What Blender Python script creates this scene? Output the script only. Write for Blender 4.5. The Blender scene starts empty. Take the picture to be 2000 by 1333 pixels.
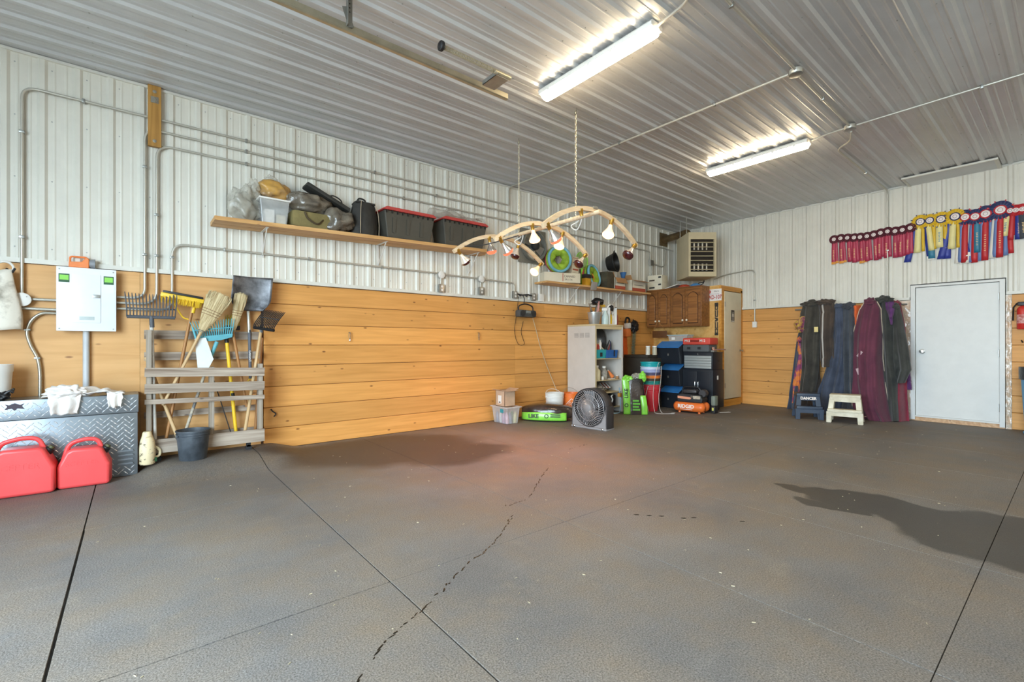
import bpy, bmesh, math, random
from mathutils import Vector, Matrix, noise
PI = math.pi
sc = bpy.context.scene
COL = sc.collection
rnd = random.Random(7)

# ---------------------------------------------------------------- camera, sky, exposure
# metres; x runs along the long left wall to the far corner, y runs towards that wall, z up
LW, BW, CZ, XF, YR = 5.757, 9.458, 3.705, -2.4, -4.2      # left wall, back wall, ceiling, front wall, right wall
cd = bpy.data.cameras.new('camera'); cam = bpy.data.objects.new('camera', cd); COL.objects.link(cam)
cam.location = (0, 0, 1.175); cam.rotation_euler = (PI/2, 0, math.radians(50.778 - 90))
cd.sensor_width = 36; cd.lens = 36*906/2000; cd.shift_y = 7.7/2000; cd.clip_start = .02; cd.clip_end = 200
sc.camera = cam
wd = bpy.data.worlds.new('sky'); sc.world = wd; wd.use_nodes = True
wn = wd.node_tree.nodes; bg = wn['Background']
bg.inputs[0].default_value = (.70, .87, 1.0, 1); bg.inputs[1].default_value = 15.0     # bright overcast day
pt_d = bpy.data.lights.new('door_portal', 'AREA'); pt_d.shape = 'RECTANGLE'; pt_d.size = 5.4; pt_d.size_y = 3.2
pt_d.cycles.is_portal = True
pt_o = bpy.data.objects.new('door_portal', pt_d); COL.objects.link(pt_o)
pt_o.location = (XF-.02, .5, 1.6); pt_o.rotation_euler = (PI/2, 0, -PI/2)
HL_W = {'lit': 22., 'rlit': 58.}     # watts of the heat lamps
vs = sc.view_settings; vs.view_transform = 'Standard'; vs.look = 'None'; vs.gamma = 1; vs.use_curve_mapping = False
vs.exposure = 0.46
sc.cycles.max_bounces = 8; sc.cycles.diffuse_bounces = 4; sc.cycles.glossy_bounces = 4; sc.cycles.transmission_bounces = 4
sc.cycles.transparent_max_bounces = 12; sc.cycles.sample_clamp_indirect = 8; sc.cycles.caustics_reflective = False; sc.cycles.caustics_refractive = False

# ---------------------------------------------------------------- materials
def lin(h):
    h = h.lstrip('#'); o = []
    for i in (0, 2, 4):
        c = int(h[i:i+2], 16)/255
        o.append(c/12.92 if c <= .04045 else ((c+.055)/1.055)**2.4)
    return (*o, 1)
MATS = {}
def nd(nt, t, **kw):
    n = nt.nodes.new(t)
    for k, v in kw.items():
        if k in n.inputs.keys() if isinstance(k, str) else False: n.inputs[k].default_value = v
        else: setattr(n, k, v)
    return n
def mat(name, col='#808080', rough=.5, metal=0., var=.12, vs=6., bump=0., bs=60., trans=0., ior=1.45, alpha=1., emit=0., ecol=None, coat=0., col2=None, stretch=(1,1,1), spec=.5, thresh=None, sheen=0.):
    if name in MATS: return MATS[name]
    m = bpy.data.materials.new(name); MATS[name] = m; m.use_nodes = True
    nt = m.node_tree; b = nt.nodes['Principled BSDF']; L = nt.links.new
    c = lin(col); b.inputs['Base Color'].default_value = c
    b.inputs['Roughness'].default_value = rough; b.inputs['Metallic'].default_value = metal
    b.inputs['Specular IOR Level'].default_value = spec
    b.inputs['Transmission Weight'].default_value = trans; b.inputs['IOR'].default_value = ior
    b.inputs['Alpha'].default_value = alpha; b.inputs['Coat Weight'].default_value = coat
    if sheen: b.inputs['Sheen Weight'].default_value = sheen
    if emit:
        b.inputs['Emission Color'].default_value = lin(ecol or col); b.inputs['Emission Strength'].default_value = emit
    if var or bump:
        tc = nd(nt, 'ShaderNodeTexCoord'); mp = nd(nt, 'ShaderNodeMapping'); mp.inputs['Scale'].default_value = stretch
        oi = nd(nt, 'ShaderNodeObjectInfo'); ad = nd(nt, 'ShaderNodeVectorMath', operation='ADD')
        sc_ = nd(nt, 'ShaderNodeMath', operation='MULTIPLY'); sc_.inputs[1].default_value = 37.
        L(oi.outputs['Random'], sc_.inputs[0]); L(tc.outputs['Object'], mp.inputs[0]); L(mp.outputs[0], ad.inputs[0]); L(sc_.outputs[0], ad.inputs[1])
    if var:
        nz = nd(nt, 'ShaderNodeTexNoise'); nz.inputs['Scale'].default_value = vs; nz.inputs['Detail'].default_value = 5; nz.inputs['Roughness'].default_value = .62
        L(ad.outputs[0], nz.inputs['Vector'])
        rp = nd(nt, 'ShaderNodeValToRGB'); e = rp.color_ramp.elements
        lo, hi = thresh or (.3, .7)
        e[0].position = lo; e[1].position = hi
        d = lin(col2) if col2 else tuple(x*(1-var*1.6) for x in c[:3])+(1,)
        u = c if col2 else tuple(min(1, x*(1+var*.5)) for x in c[:3])+(1,)
        e[0].color = d; e[1].color = u
        L(nz.outputs[0], rp.inputs[0]); L(rp.outputs[0], b.inputs['Base Color'])
    if bump:
        n2 = nd(nt, 'ShaderNodeTexNoise'); n2.inputs['Scale'].default_value = bs; n2.inputs['Detail'].default_value = 3
        L(ad.outputs[0], n2.inputs['Vector'])
        bp = nd(nt, 'ShaderNodeBump'); bp.inputs['Strength'].default_value = bump; bp.inputs['Distance'].default_value = .02
        L(n2.outputs[0], bp.inputs['Height']); L(bp.outputs[0], b.inputs['Normal'])
    return m
def wood(name, light, dark, knot='#6b3a18', rough=.55, sx=1., knots=True, ring=14., coat=0.):
    """boards with grain along local x"""
    if name in MATS: return MATS[name]
    m = bpy.data.materials.new(name); MATS[name] = m; m.use_nodes = True
    nt = m.node_tree; b = nt.nodes['Principled BSDF']; L = nt.links.new
    b.inputs['Roughness'].default_value = rough; b.inputs['Coat Weight'].default_value = coat
    tc = nd(nt, 'ShaderNodeTexCoord'); oi = nd(nt, 'ShaderNodeObjectInfo')
    mu = nd(nt, 'ShaderNodeMath', operation='MULTIPLY'); mu.inputs[1].default_value = 53.
    ad = nd(nt, 'ShaderNodeVectorMath', operation='ADD'); L(oi.outputs['Random'], mu.inputs[0]); L(tc.outputs['Object'], ad.inputs[0]); L(mu.outputs[0], ad.inputs[1])
    mp = nd(nt, 'ShaderNodeMapping'); mp.inputs['Scale'].default_value = (.9*sx, ring, ring); L(ad.outputs[0], mp.inputs[0])
    n1 = nd(nt, 'ShaderNodeTexNoise'); n1.inputs['Scale'].default_value = 1.6; n1.inputs['Detail'].default_value = 6; n1.inputs['Distortion'].default_value = .6; L(mp.outputs[0], n1.inputs['Vector'])
    r1 = nd(nt, 'ShaderNodeValToRGB'); r1.color_ramp.elements[0].position = .32; r1.color_ramp.elements[1].position = .66
    r1.color_ramp.elements[0].color = lin(dark); r1.color_ramp.elements[1].color = lin(light); L(n1.outputs[0], r1.inputs[0])
    # every board its own shade
    hv = nd(nt, 'ShaderNodeHueSaturation'); mr = nd(nt, 'ShaderNodeMapRange'); mr.inputs['To Min'].default_value = .88; mr.inputs['To Max'].default_value = 1.08
    L(oi.outputs['Random'], mr.inputs[0]); L(mr.outputs[0], hv.inputs['Value']); L(r1.outputs[0], hv.inputs['Color'])
    out = hv.outputs[0]
    if knots:
        m2 = nd(nt, 'ShaderNodeMapping'); m2.inputs['Scale'].default_value = (3.0*sx, 6.4, 6.4); L(ad.outputs[0], m2.inputs[0])
        vo = nd(nt, 'ShaderNodeTexVoronoi'); vo.inputs['Scale'].default_value = 1.25; L(m2.outputs[0], vo.inputs['Vector'])
        r2 = nd(nt, 'ShaderNodeValToRGB'); el = r2.color_ramp.elements
        el[0].position = .0; el[0].color = (1, 1, 1, 1); el[1].position = .1; el[1].color = (0, 0, 0, 1)
        x = el.new(.052); x.color = (.75, .75, .75, 1)
        L(vo.outputs['Distance'], r2.inputs[0])
        mx = nd(nt, 'ShaderNodeMix', data_type='RGBA'); L(r2.outputs[0], mx.inputs[0]); L(out, mx.inputs[6]); mx.inputs[7].default_value = lin(knot); out = mx.outputs[2]
    L(out, b.inputs['Base Color'])
    bp = nd(nt, 'ShaderNodeBump'); bp.inputs['Strength'].default_value = .12; bp.inputs['Distance'].default_value = .01
    L(n1.outputs[0], bp.inputs['Height']); L(bp.outputs[0], b.inputs['Normal'])
    return m

# ---------------------------------------------------------------- mesh helpers
def V(*a): return Vector(a)
def rot(rx=0, ry=0, rz=0): return Matrix.Rotation(rz, 4, 'Z') @ Matrix.Rotation(ry, 4, 'Y') @ Matrix.Rotation(rx, 4, 'X')
def T(x=0, y=0, z=0): return Matrix.Translation((x, y, z))
class B:
    """collects shapes of ONE part, then .obj() links them as one mesh"""
    def __init__(s): s.v = []; s.f = []; s.m = Matrix()
    def add(s, vs_, fs):
        o = len(s.v); s.v += [tuple(s.m @ Vector(p)) for p in vs_]; s.f += [tuple(i+o for i in f) for f in fs]; return s
    def at(s, m): s.m = m; return s
    def box(s, x0, x1, y0, y1, z0, z1, c=0):
        if c <= 0:
            return s.add([(x0,y0,z0),(x1,y0,z0),(x1,y1,z0),(x0,y1,z0),(x0,y0,z1),(x1,y0,z1),(x1,y1,z1),(x0,y1,z1)],
                         [(3,2,1,0),(4,5,6,7),(0,1,5,4),(1,2,6,5),(2,3,7,6),(3,0,4,7)])
        bm = bmesh.new(); bmesh.ops.create_cube(bm, size=1)
        for v in bm.verts: v.co = Vector(((x0+x1)/2+v.co.x*(x1-x0), (y0+y1)/2+v.co.y*(y1-y0), (z0+z1)/2+v.co.z*(z1-z0)))
        c = min(c, .45*min(abs(x1-x0), abs(y1-y0), abs(z1-z0)))
        bmesh.ops.bevel(bm, geom=bm.edges[:], offset=c, segments=2, profile=.6, affect='EDGES')
        return s.bm(bm)
    def bm(s, bm):
        bm.verts.index_update(); s.add([v.co[:] for v in bm.verts], [[v.index for v in f.verts] for f in bm.faces]); bm.free(); return s
    def hexa(s, p8): return s.add(p8, [(3,2,1,0),(4,5,6,7),(0,1,5,4),(1,2,6,5),(2,3,7,6),(3,0,4,7)])
    def taper(s, x0, x1, y0, y1, z0, z1, k, ky=None):
        """box whose bottom is scaled by k about its middle"""
        ky = k if ky is None else ky; cx, cy = (x0+x1)/2, (y0+y1)/2; hx, hy = (x1-x0)/2, (y1-y0)/2
        return s.hexa([(cx-hx*k,cy-hy*ky,z0),(cx+hx*k,cy-hy*ky,z0),(cx+hx*k,cy+hy*ky,z0),(cx-hx*k,cy+hy*ky,z0),(x0,y0,z1),(x1,y0,z1),(x1,y1,z1),(x0,y1,z1)])
    def tube(s, pts, r, n=8, closed=False, caps=True, flat=1.):
        pts = [Vector(p) for p in pts]; k = len(pts)
        rs = r if isinstance(r, (list, tuple)) else [r]*k
        vs_, fs = [], []; N = None
        for i, p in enumerate(pts):
            a = pts[(i-1) % k] if closed else pts[max(i-1, 0)]; c = pts[(i+1) % k] if closed else pts[min(i+1, k-1)]
            t = (c-a); t = t.normalized() if t.length > 1e-9 else Vector((0,0,1))
            if N is None:
                N = t.orthogonal().normalized()
                if abs(t.z) < .9: N = (Vector((0,0,1)) - t*t.z).normalized()
            else:
                N = N - t*N.dot(t); N = N.normalized() if N.length > 1e-6 else t.orthogonal().normalized()
            Bn = t.cross(N)
            for j in range(n):
                q = 2*PI*j/n; vs_.append(p + N*math.cos(q)*rs[i]*flat + Bn*math.sin(q)*rs[i])
        for i in range(k if closed else k-1):
            for j in range(n):
                a, c = i*n+j, i*n+(j+1) % n; d, e = ((i+1) % k)*n+(j+1) % n, ((i+1) % k)*n+j; fs.append((a, c, d, e))
        if caps and not closed: fs += [tuple(range(n-1, -1, -1)), tuple((k-1)*n+j for j in range(n))]
        return s.add(vs_, fs)
    def lathe(s, prof, n=24, c=(0,0,0), sx=1., sy=1., cap0=True, cap1=True):
        vs_, fs = [], []; k = len(prof)
        for r, z in prof:
            for j in range(n): q = 2*PI*j/n; vs_.append((c[0]+r*sx*math.cos(q), c[1]+r*sy*math.sin(q), c[2]+z))
        for i in range(k-1):
            for j in range(n): fs.append((i*n+j, i*n+(j+1) % n, (i+1)*n+(j+1) % n, (i+1)*n+j))
        if cap0: fs.append(tuple(range(n-1, -1, -1)))
        if cap1: fs.append(tuple((k-1)*n+j for j in range(n)))
        return s.add(vs_, fs)
    def cyl(s, p, q, r, n=14, r2=None):
        return s.tube([p, q], [r, r if r2 is None else r2], n)
    def prism(s, poly, d0, d1, ax='y'):
        """2-D outline (a,b) swept from d0 to d1 along ax: y -> (a,d,b), x -> (d,a,b), z -> (a,b,d)"""
        f = {'y': lambda a, b, d: (a, d, b), 'x': lambda a, b, d: (d, a, b), 'z': lambda a, b, d: (a, b, d)}[ax]
        n = len(poly); vs_ = [f(a, b, d0) for a, b in poly] + [f(a, b, d1) for a, b in poly]
        return s.add(vs_, [tuple(range(n)), tuple(range(2*n-1, n-1, -1))] + [(i, n+i, n+(i+1) % n, (i+1) % n) for i in range(n)])
    def sheet(s, fn, nu, nv, wrap=False):
        vs_ = [fn(i/(nu-1 if not wrap else nu), j/(nv-1)) for j in range(nv) for i in range(nu)]; fs = []
        for j in range(nv-1):
            for i in range(nu if wrap else nu-1):
                a, c = j*nu+i, j*nu+(i+1) % nu; fs.append((a, c, c+nu, a+nu))
        return s.add(vs_, fs)
    def ball(s, c, r, n=14, m=9, sx=1, sy=1, sz=1):
        return s.lathe([(max(1e-4, r*math.sin(PI*i/m)), -r*sz*math.cos(PI*i/m)) for i in range(m+1)], n, c, sx, sy)
    def blob(s, c, size, seed=0, amp=.18, freq=2.2, sub=4, flatbase=None, amp2=.05, f2=7.):
        bm = bmesh.new(); bmesh.ops.create_icosphere(bm, subdivisions=sub, radius=1); o = Vector((seed*7.31, seed*3.7, seed*1.9))
        for v in bm.verts:
            p = v.co.copy(); k = 1 + amp*noise.noise(p*freq+o) + amp2*noise.noise(p*f2+o)
            q = Vector((p.x*size[0]*k, p.y*size[1]*k, p.z*size[2]*k))
            if flatbase is not None: q.z = max(q.z, -size[2]*flatbase)
            v.co = q + Vector(c)
        return s.bm(bm)
    def mesh(s, name, smooth=None):
        me = bpy.data.meshes.new(name); me.from_pydata(s.v, [], s.f)
        bm = bmesh.new(); bm.from_mesh(me); bmesh.ops.recalc_face_normals(bm, faces=bm.faces[:])
        if smooth is not None:
            for f in bm.faces: f.smooth = True
            a = math.radians(smooth)
            for e in bm.edges:
                if len(e.link_faces) == 2 and e.calc_face_angle(0) > a: e.smooth = False
        bm.to_mesh(me); bm.free(); me.update(); return me
    def obj(s, name, m, parent=None, smooth=40, bevel=0, loc=None, solid=0):
        me = s.mesh(name, smooth); o = bpy.data.objects.new(name, me); COL.objects.link(o)
        if m: me.materials.append(m if not isinstance(m, str) else MATS[m])
        if parent: o.parent = parent
        if loc: o.location = loc
        if solid: md = o.modifiers.new('solid', 'SOLIDIFY'); md.thickness = solid; md.offset = 0
        if bevel:
            md = o.modifiers.new('bevel', 'BEVEL'); md.width = bevel; md.segments = 2; md.limit_method = 'ANGLE'; md.angle_limit = math.radians(35)
        return o
def tag(o, label=None, cat=None, group=None, kind=None):
    if label: o['label'] = label
    if cat: o['category'] = cat
    if group: o['group'] = group
    if kind: o['kind'] = kind
    return o
def thing(name, label, cat, loc=(0,0,0), rz=0., group=None, rx=0., ry=0.):
    o = bpy.data.objects.new(name, None); o.empty_display_size = .05; COL.objects.link(o)
    o.location = loc; o.rotation_euler = (rx, ry, rz); return tag(o, label, cat, group)
def dup(root, loc, rz=None, label=None, parent=None):
    r = root.copy(); COL.objects.link(r); r.location = loc
    if rz is not None: r.rotation_euler.z = rz
    if label: r['label'] = label
    if parent: r.parent = parent
    for ch in list(root.children):
        c = ch.copy(); COL.objects.link(c); c.parent = r
        for g in list(ch.children):
            d = g.copy(); COL.objects.link(d); d.parent = c
    return r
def link(me, name, parent, loc=(0,0,0), r=(0,0,0)):
    o = bpy.data.objects.new(name, me); COL.objects.link(o); o.parent = parent; o.location = loc; o.rotation_euler = r; return o
def bend(pts, r=.08, n=6):
    """polyline with its corners rounded"""
    pts = [Vector(p) for p in pts]; out = [pts[0]]
    for a, p, c in zip(pts, pts[1:], pts[2:]):
        d1 = (a-p); d2 = (c-p); rr = min(r, d1.length*.49, d2.length*.49); s, e = p+d1.normalized()*rr, p+d2.normalized()*rr
        for i in range(n+1):
            t = i/n; out.append(s*(1-t)**2 + p*2*t*(1-t) + e*t*t)
    return out + [pts[-1]]
def curve(pts, n=6):
    """smooth curve through the points"""
    P = [Vector(p) for p in pts]; P = [P[0]*2-P[1]] + P + [P[-1]*2-P[-2]]; out = []
    for i in range(1, len(P)-2):
        a, b_, c, d = P[i-1:i+3]
        for k in range(n):
            t = k/n; out.append(.5*((2*b_)+(c-a)*t+(2*a-5*b_+4*c-d)*t*t+(3*b_-a-3*c+d)*t**3))
    return out + [P[-2]]
def text(s, size, name, m, parent, M, depth=.001, bold=0., align='CENTER', sx=1.):
    cu = bpy.data.curves.new(name, 'FONT'); cu.body = s; cu.size = size; cu.align_x = align; cu.align_y = 'CENTER'; cu.extrude = depth; cu.offset = bold; cu.resolution_u = 3
    o = bpy.data.objects.new(name+'_t', cu); COL.objects.link(o); dg = bpy.context.evaluated_depsgraph_get()
    me = bpy.data.meshes.new_from_object(o.evaluated_get(dg)); bpy.data.objects.remove(o); me.name = name; me.transform(M @ Matrix.Diagonal((sx, 1, 1, 1))); me.materials.clear(); me.materials.append(m)
    q = bpy.data.objects.new(name, me); COL.objects.link(q); q.parent = parent; return q
# text planes: facing -y (seen from the room at the left wall) and facing -x (seen at the back wall)
FY = Matrix.Rotation(PI/2, 4, 'X')
FX = Matrix.Rotation(-PI/2, 4, 'Z') @ Matrix.Rotation(PI/2, 4, 'X')
# ================================================================ THE ROOM
RP = .2276                                                   # rib spacing of the steel sheets
M_steel = mat('white_painted_steel', '#dddacf', .38, 0, var=.05, vs=3)
M_ceil = mat('ceiling_steel', '#cbcccd', .3, .2, var=.06, vs=2)
M_trim = mat('white_trim_steel', '#dcdad0', .4, 0, var=.04)
M_plank = wood('honey_pine', '#e0a259', '#cf934b', sx=1., ring=15.)
M_ply = wood('fir_plywood', '#dcab70', '#cf9c60', knot='#8a5a30', ring=9., sx=.8)
M_conc = mat('concrete', '#6f6c68', .85, var=.2)
M_screw = mat('screw_grey', '#a9aaa6', .4, .3, var=0)
def steel_sheet(a, b, phase, h, z0=0., rib=.019):
    """ribbed sheet from a to b (local x), height h, ribs towards -y"""
    prof = [(a, 0)]; k = math.ceil((a-phase)/RP - .5)
    while phase + k*RP < b + RP:
        c = phase + k*RP
        for dx, dy in ((-.035, 0), (-.016, -rib), (.016, -rib), (.035, 0), (RP/3-.012, 0), (RP/3-.004, -.004), (RP/3+.004, -.004), (RP/3+.012, 0), (2*RP/3-.012, 0), (2*RP/3-.004, -.004), (2*RP/3+.004, -.004), (2*RP/3+.012, 0)):
            x = c+dx
            if a+.0005 < x < b-.0005: prof.append((x, dy))
        k += 1
    prof.sort(); prof.append((b, 0)); n = len(prof)
    s = B(); s.add([(x, y, z0) for x, y in prof] + [(x, y, z0+h) for x, y in prof], [(i, i+1, n+i+1, n+i) for i in range(n-1)])
    return s.mesh('steel_panel', None)
def panels(a, b, phase, step=4):
    e = phase - RP/2 + math.floor((a-phase+RP/2)/RP/step+1)*RP*step; out = [a]
    while e < b-.05: out.append(e); e += RP*step
    return list(zip(out, out[1:]+[b]))
def plank_mesh(l, h=.2346, t=.022, ch=.005, g=.002):
    s = B(); pr_ = [(0, g), (0, h-g), (-t+ch, h-g), (-t, h-g-ch), (-t, g+ch), (-t+ch, g)]
    s.add([(0, y, z) for y, z in pr_]+[(l, y, z) for y, z in pr_], [tuple(range(6)), tuple(range(11, 5, -1))]+[(i, 6+i, 6+(i+1) % 6, (i+1) % 6) for i in range(6)])
    me = s.mesh('plank', None); me.materials.append(M_plank); return me
PH = .2346; WT = 8*PH                                       # plank height, top of the timber lining
# ---- floor: slab and rubber mats
fl = B().box(XF-.4, BW+.2, YR-.2, LW+.2, -.25, -.021).obj('floor', M_conc); tag(fl, 'dark rubber stall mats laid edge to edge over a concrete slab', kind='structure')
def mat_rubber():
    m = bpy.data.materials.new('rubber_mat'); m.use_nodes = True; nt = m.node_tree; b = nt.nodes['Principled BSDF']; L = nt.links.new
    g = nd(nt, 'ShaderNodeNewGeometry'); P = g.outputs['Position']
    def nz(scale, det=4, ro=.6, vec=None):
        n = nd(nt, 'ShaderNodeTexNoise'); n.inputs['Scale'].default_value = scale; n.inputs['Detail'].default_value = det; n.inputs['Roughness'].default_value = ro; L(vec or P, n.inputs['Vector']); return n.outputs[0]
    def ramp(f, p0, c0, p1, c1):
        r = nd(nt, 'ShaderNodeValToRGB'); e = r.color_ramp.elements; e[0].position = p0; e[1].position = p1; e[0].color = c0; e[1].color = c1; L(f, r.inputs[0]); return r.outputs[0]
    def mix(f, a, c, bt='MIX'):
        x = nd(nt, 'ShaderNodeMix', data_type='RGBA', blend_type=bt)
        for i, q in ((0, f), (6, a), (7, c)):
            if hasattr(q, 'type') and hasattr(q, 'is_linked'): L(q, x.inputs[i])
            else: x.inputs[i].default_value = q
        return x.outputs[2]
    def mth(op, a, c, clamp=False):
        x = nd(nt, 'ShaderNodeMath', operation=op); x.use_clamp = clamp
        for i, q in ((0, a), (1, c)):
            if hasattr(q, 'is_linked'): L(q, x.inputs[i])
            else: x.inputs[i].default_value = q
        return x.outputs[0]
    # dusty tread over dark rubber, then the crumb grain
    base = mix(ramp(nz(.9, 5), .3, (0, 0, 0, 1), .72, (1, 1, 1, 1)), lin('#646260'), lin('#7e7a75'))
    base = mix(ramp(nz(1.7, 6, .65), .4, (0, 0, 0, 1), .68, (.75, .75, .75, 1)), base, lin('#7d6f5d'))
    base = mix(ramp(nz(3.2, 6, .7), .58, (0, 0, 0, 1), .8, (.5, .5, .5, 1)), base, lin('#8f8675'))
    mps = nd(nt, 'ShaderNodeMapping'); mps.inputs['Scale'].default_value = (1.2, 5.5, 1); mps.inputs['Rotation'].default_value = (0, 0, .45); L(P, mps.inputs[0])
    base = mix(ramp(nz(1.3, 5, .6, mps.outputs[0]), .6, (0, 0, 0, 1), .9, (.22, .22, .22, 1)), base, lin('#a39c92'))
    grain = ramp(nz(150, 3, .7), .34, (.5, .5, .5, 1), .66, (1.45, 1.45, 1.45, 1))
    base = mix(1., base, grain, 'MULTIPLY')
    # the two damp patches: soft shapes with ragged edges
    wob = nd(nt, 'ShaderNodeVectorMath', operation='SCALE'); wv = nd(nt, 'ShaderNodeTexNoise'); wv.inputs['Scale'].default_value = 2.6; wv.inputs['Detail'].default_value = 5; L(P, wv.inputs['Vector'])
    sb = nd(nt, 'ShaderNodeVectorMath', operation='SUBTRACT'); sb.inputs[1].default_value = (.5, .5, .5); L(wv.outputs['Color'], sb.inputs[0]); L(sb.outputs[0], wob.inputs[0]); wob.inputs['Scale'].default_value = .42
    pa = nd(nt, 'ShaderNodeVectorMath', operation='ADD'); L(P, pa.inputs[0]); L(wob.outputs[0], pa.inputs[1])
    def ell(cx, cy, rx, ry, a, soft):
        mp = nd(nt, 'ShaderNodeMapping', vector_type='TEXTURE'); mp.inputs['Location'].default_value = (cx, cy, 0); mp.inputs['Rotation'].default_value = (0, 0, a); mp.inputs['Scale'].default_value = (rx, ry, 1000.)
        L(pa.outputs[0], mp.inputs[0]); ln = nd(nt, 'ShaderNodeVectorMath', operation='LENGTH'); L(mp.outputs[0], ln.inputs[0])
        mr = nd(nt, 'ShaderNodeMapRange'); mr.interpolation_type = 'SMOOTHSTEP'; mr.inputs['From Min'].default_value = 1+soft; mr.inputs['From Max'].default_value = 1-soft; L(ln.outputs['Value'], mr.inputs[0]); return mr.outputs[0]
    def union(*e):
        o = e[0]
        for q in e[1:]: o = mth('MAXIMUM', o, q)
        return o
    wA = union(*[ell(*q) for q in PATCH_A]); wB = union(*[ell(*q) for q in PATCH_B])
    base = mix(mth('MULTIPLY', wA, .74), base, lin('#352e2b')); base = mix(mth('MULTIPLY', wB, .8), base, lin('#34332f'))
    L(base, b.inputs['Base Color'])
    ro = mth('SUBTRACT', .62, mth('MULTIPLY', union(wA, wB), .12)); L(ro, b.inputs['Roughness']); b.inputs['Specular IOR Level'].default_value = .35
    bp = nd(nt, 'ShaderNodeBump'); bp.inputs['Strength'].default_value = .35; bp.inputs['Distance'].default_value = .006; L(nz(110, 3), bp.inputs['Height']); L(bp.outputs[0], b.inputs['Normal'])
    return m
PATCH_A = ((2.25, 4.95, 1.05, .72, -.1, .22), (2.75, 4.25, .62, .42, .1, .25), (1.55, 5.35, .5, .32, 0, .3))
PATCH_B = ((4.12, .0, .62, .8, .08, .06), (4.2, .85, .27, .62, -.12, .07), (3.93, 1.12, .09, .26, -.1, .1), (4.2, 1.45, .1, .22, 0, .1))
M_mat = mat_rubber()
MX = [XF-.3, -1.4785, -.245, .9885, 2.222, 3.4555, 4.689, 5.9225, 7.156, 8.3895, BW]
MY = [YR, -3.33, -1.5, .33, 2.165, 3.995, LW]
def bump_z(x, y):
    f = lambda a, b, t: max(0, min(1, (t-a)/(b-a)))
    s = lambda t: t*t*(3-2*t)
    return .075*s(f(4.75, 5.35, y))*s(f(-.05, .25, x))*(1-s(f(1.15, 1.5, x)))
for i in range(len(MX)-1):
    for j in range(len(MY)-1):
        x0, x1, y0, y1 = MX[i], MX[i+1], MY[j], MY[j+1]
        g = .0026 if i != 2 else .005
        a, b_, c, d = x0+g, x1-g, y0+g*.7, y1-g*.7
        if i == 2 and j < 5: a += .004
        if i in (1, 2, 3) and j == 5:
            s = B(); nx, ny = 18, 24
            top = lambda u, v: (a+(b_-a)*u, c+(d-c)*v, bump_z(a+(b_-a)*u, c+(d-c)*v))
            s.sheet(top, nx, ny); s.sheet(lambda u, v: (a+(b_-a)*u, c+(d-c)*v, -.02), 2, 2)
            for (p, q) in (((a, c), (b_, c)), ((b_, c), (b_, d)), ((b_, d), (a, d)), ((a, d), (a, c))):
                s.sheet(lambda u, v: (p[0]+(q[0]-p[0])*u, p[1]+(q[1]-p[1])*u, -.02+(bump_z(p[0]+(q[0]-p[0])*u, p[1]+(q[1]-p[1])*u)+.02)*v), 20, 2)
            s.obj('rubber_mat', M_mat, fl, smooth=40)
        else:
            s = B(); ch = .0007
            s.add([(a,c,-.02),(b_,c,-.02),(b_,d,-.02),(a,d,-.02),(a,c,-ch),(b_,c,-ch),(b_,d,-ch),(a,d,-ch),(a+ch,c+ch,0),(b_-ch,c+ch,0),(b_-ch,d-ch,0),(a+ch,d-ch,0)],
                  [(3,2,1,0),(0,1,5,4),(1,2,6,5),(2,3,7,6),(3,0,4,7),(4,5,9,8),(5,6,10,9),(6,7,11,10),(7,4,8,11),(8,9,10,11)])
            s.obj('rubber_mat', M_mat, fl, smooth=None)
# ---- walls
wl = B().box(XF-.2, BW+.2, LW+.03, LW+.2, -.25, CZ+.2).obj('wall_left', M_conc); tag(wl, 'long left wall, white ribbed steel above honey pine boards', kind='structure')
wb = B().box(BW+.03, BW+.2, YR-.2, LW+.03, -.25, CZ+.2).obj('wall_back', M_conc); tag(wb, 'back wall, white ribbed steel above pine boards, with the white door', kind='structure')
wr = B().box(XF-.2, BW+.2, YR-.2, YR, -.25, CZ+.2).obj('wall_right', M_steel); tag(wr, 'right wall behind the viewer, white steel', kind='structure')
wf = B().box(XF-.2, XF, 3.2, LW+.03, -.25, CZ+.2).box(XF-.2, XF, YR, -2.2, -.25, CZ+.2).box(XF-.2, XF, -2.2, 3.2, 3.2, CZ+.2).obj('wall_front', M_steel)
tag(wf, 'front wall around the open overhead door', kind='structure')
ce = B().box(XF-.2, BW+.2, YR-.2, LW+.2, CZ+.004, CZ+.2).obj('ceiling', M_ceil); tag(ce, 'ceiling of grey-white ribbed steel sheets', kind='structure')
apron = B().box(XF-14, XF-.42, -12, 12, -.3, -.05).obj('driveway', mat('pale_gravel', '#b5b0a8', .9, var=.2)); tag(apron, 'pale gravel drive outside the door', kind='structure')
def add_panel(me, m, parent, loc, r=(0,0,0)):
    me.materials.append(m); return link(me, 'steel_panel', parent, loc, r)
cache = {}
def placed(a, b_, phase, h, m, parent, loc_of, r):
    key = (round((a-phase) % RP, 3), round(b_-a, 3), round(h, 3), m.name)
    if key not in cache: cache[key] = steel_sheet(0, b_-a, phase-a, h); cache[key].materials.append(m)
    link(cache[key], 'steel_panel', parent, loc_of(a), r)
Z0 = WT+.045
for a, b_ in panels(XF, BW, 1.43): placed(a, b_, 1.43, CZ-Z0, M_steel, wl, lambda a: (a, LW, Z0), (0, 0, 0))
# back wall: local x -> -y
yb = lambda y: -y
for (lo, hi, z0) in ((1.69, LW, Z0), (.655, 1.69, 2.12), (YR, .655, Z0)):
    for a, b_ in panels(-hi, -lo, -1.75): placed(a, b_, -1.75, CZ-z0, M_steel, wb, lambda a, z0=z0: (BW, -a, z0), (0, 0, -PI/2))
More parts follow.
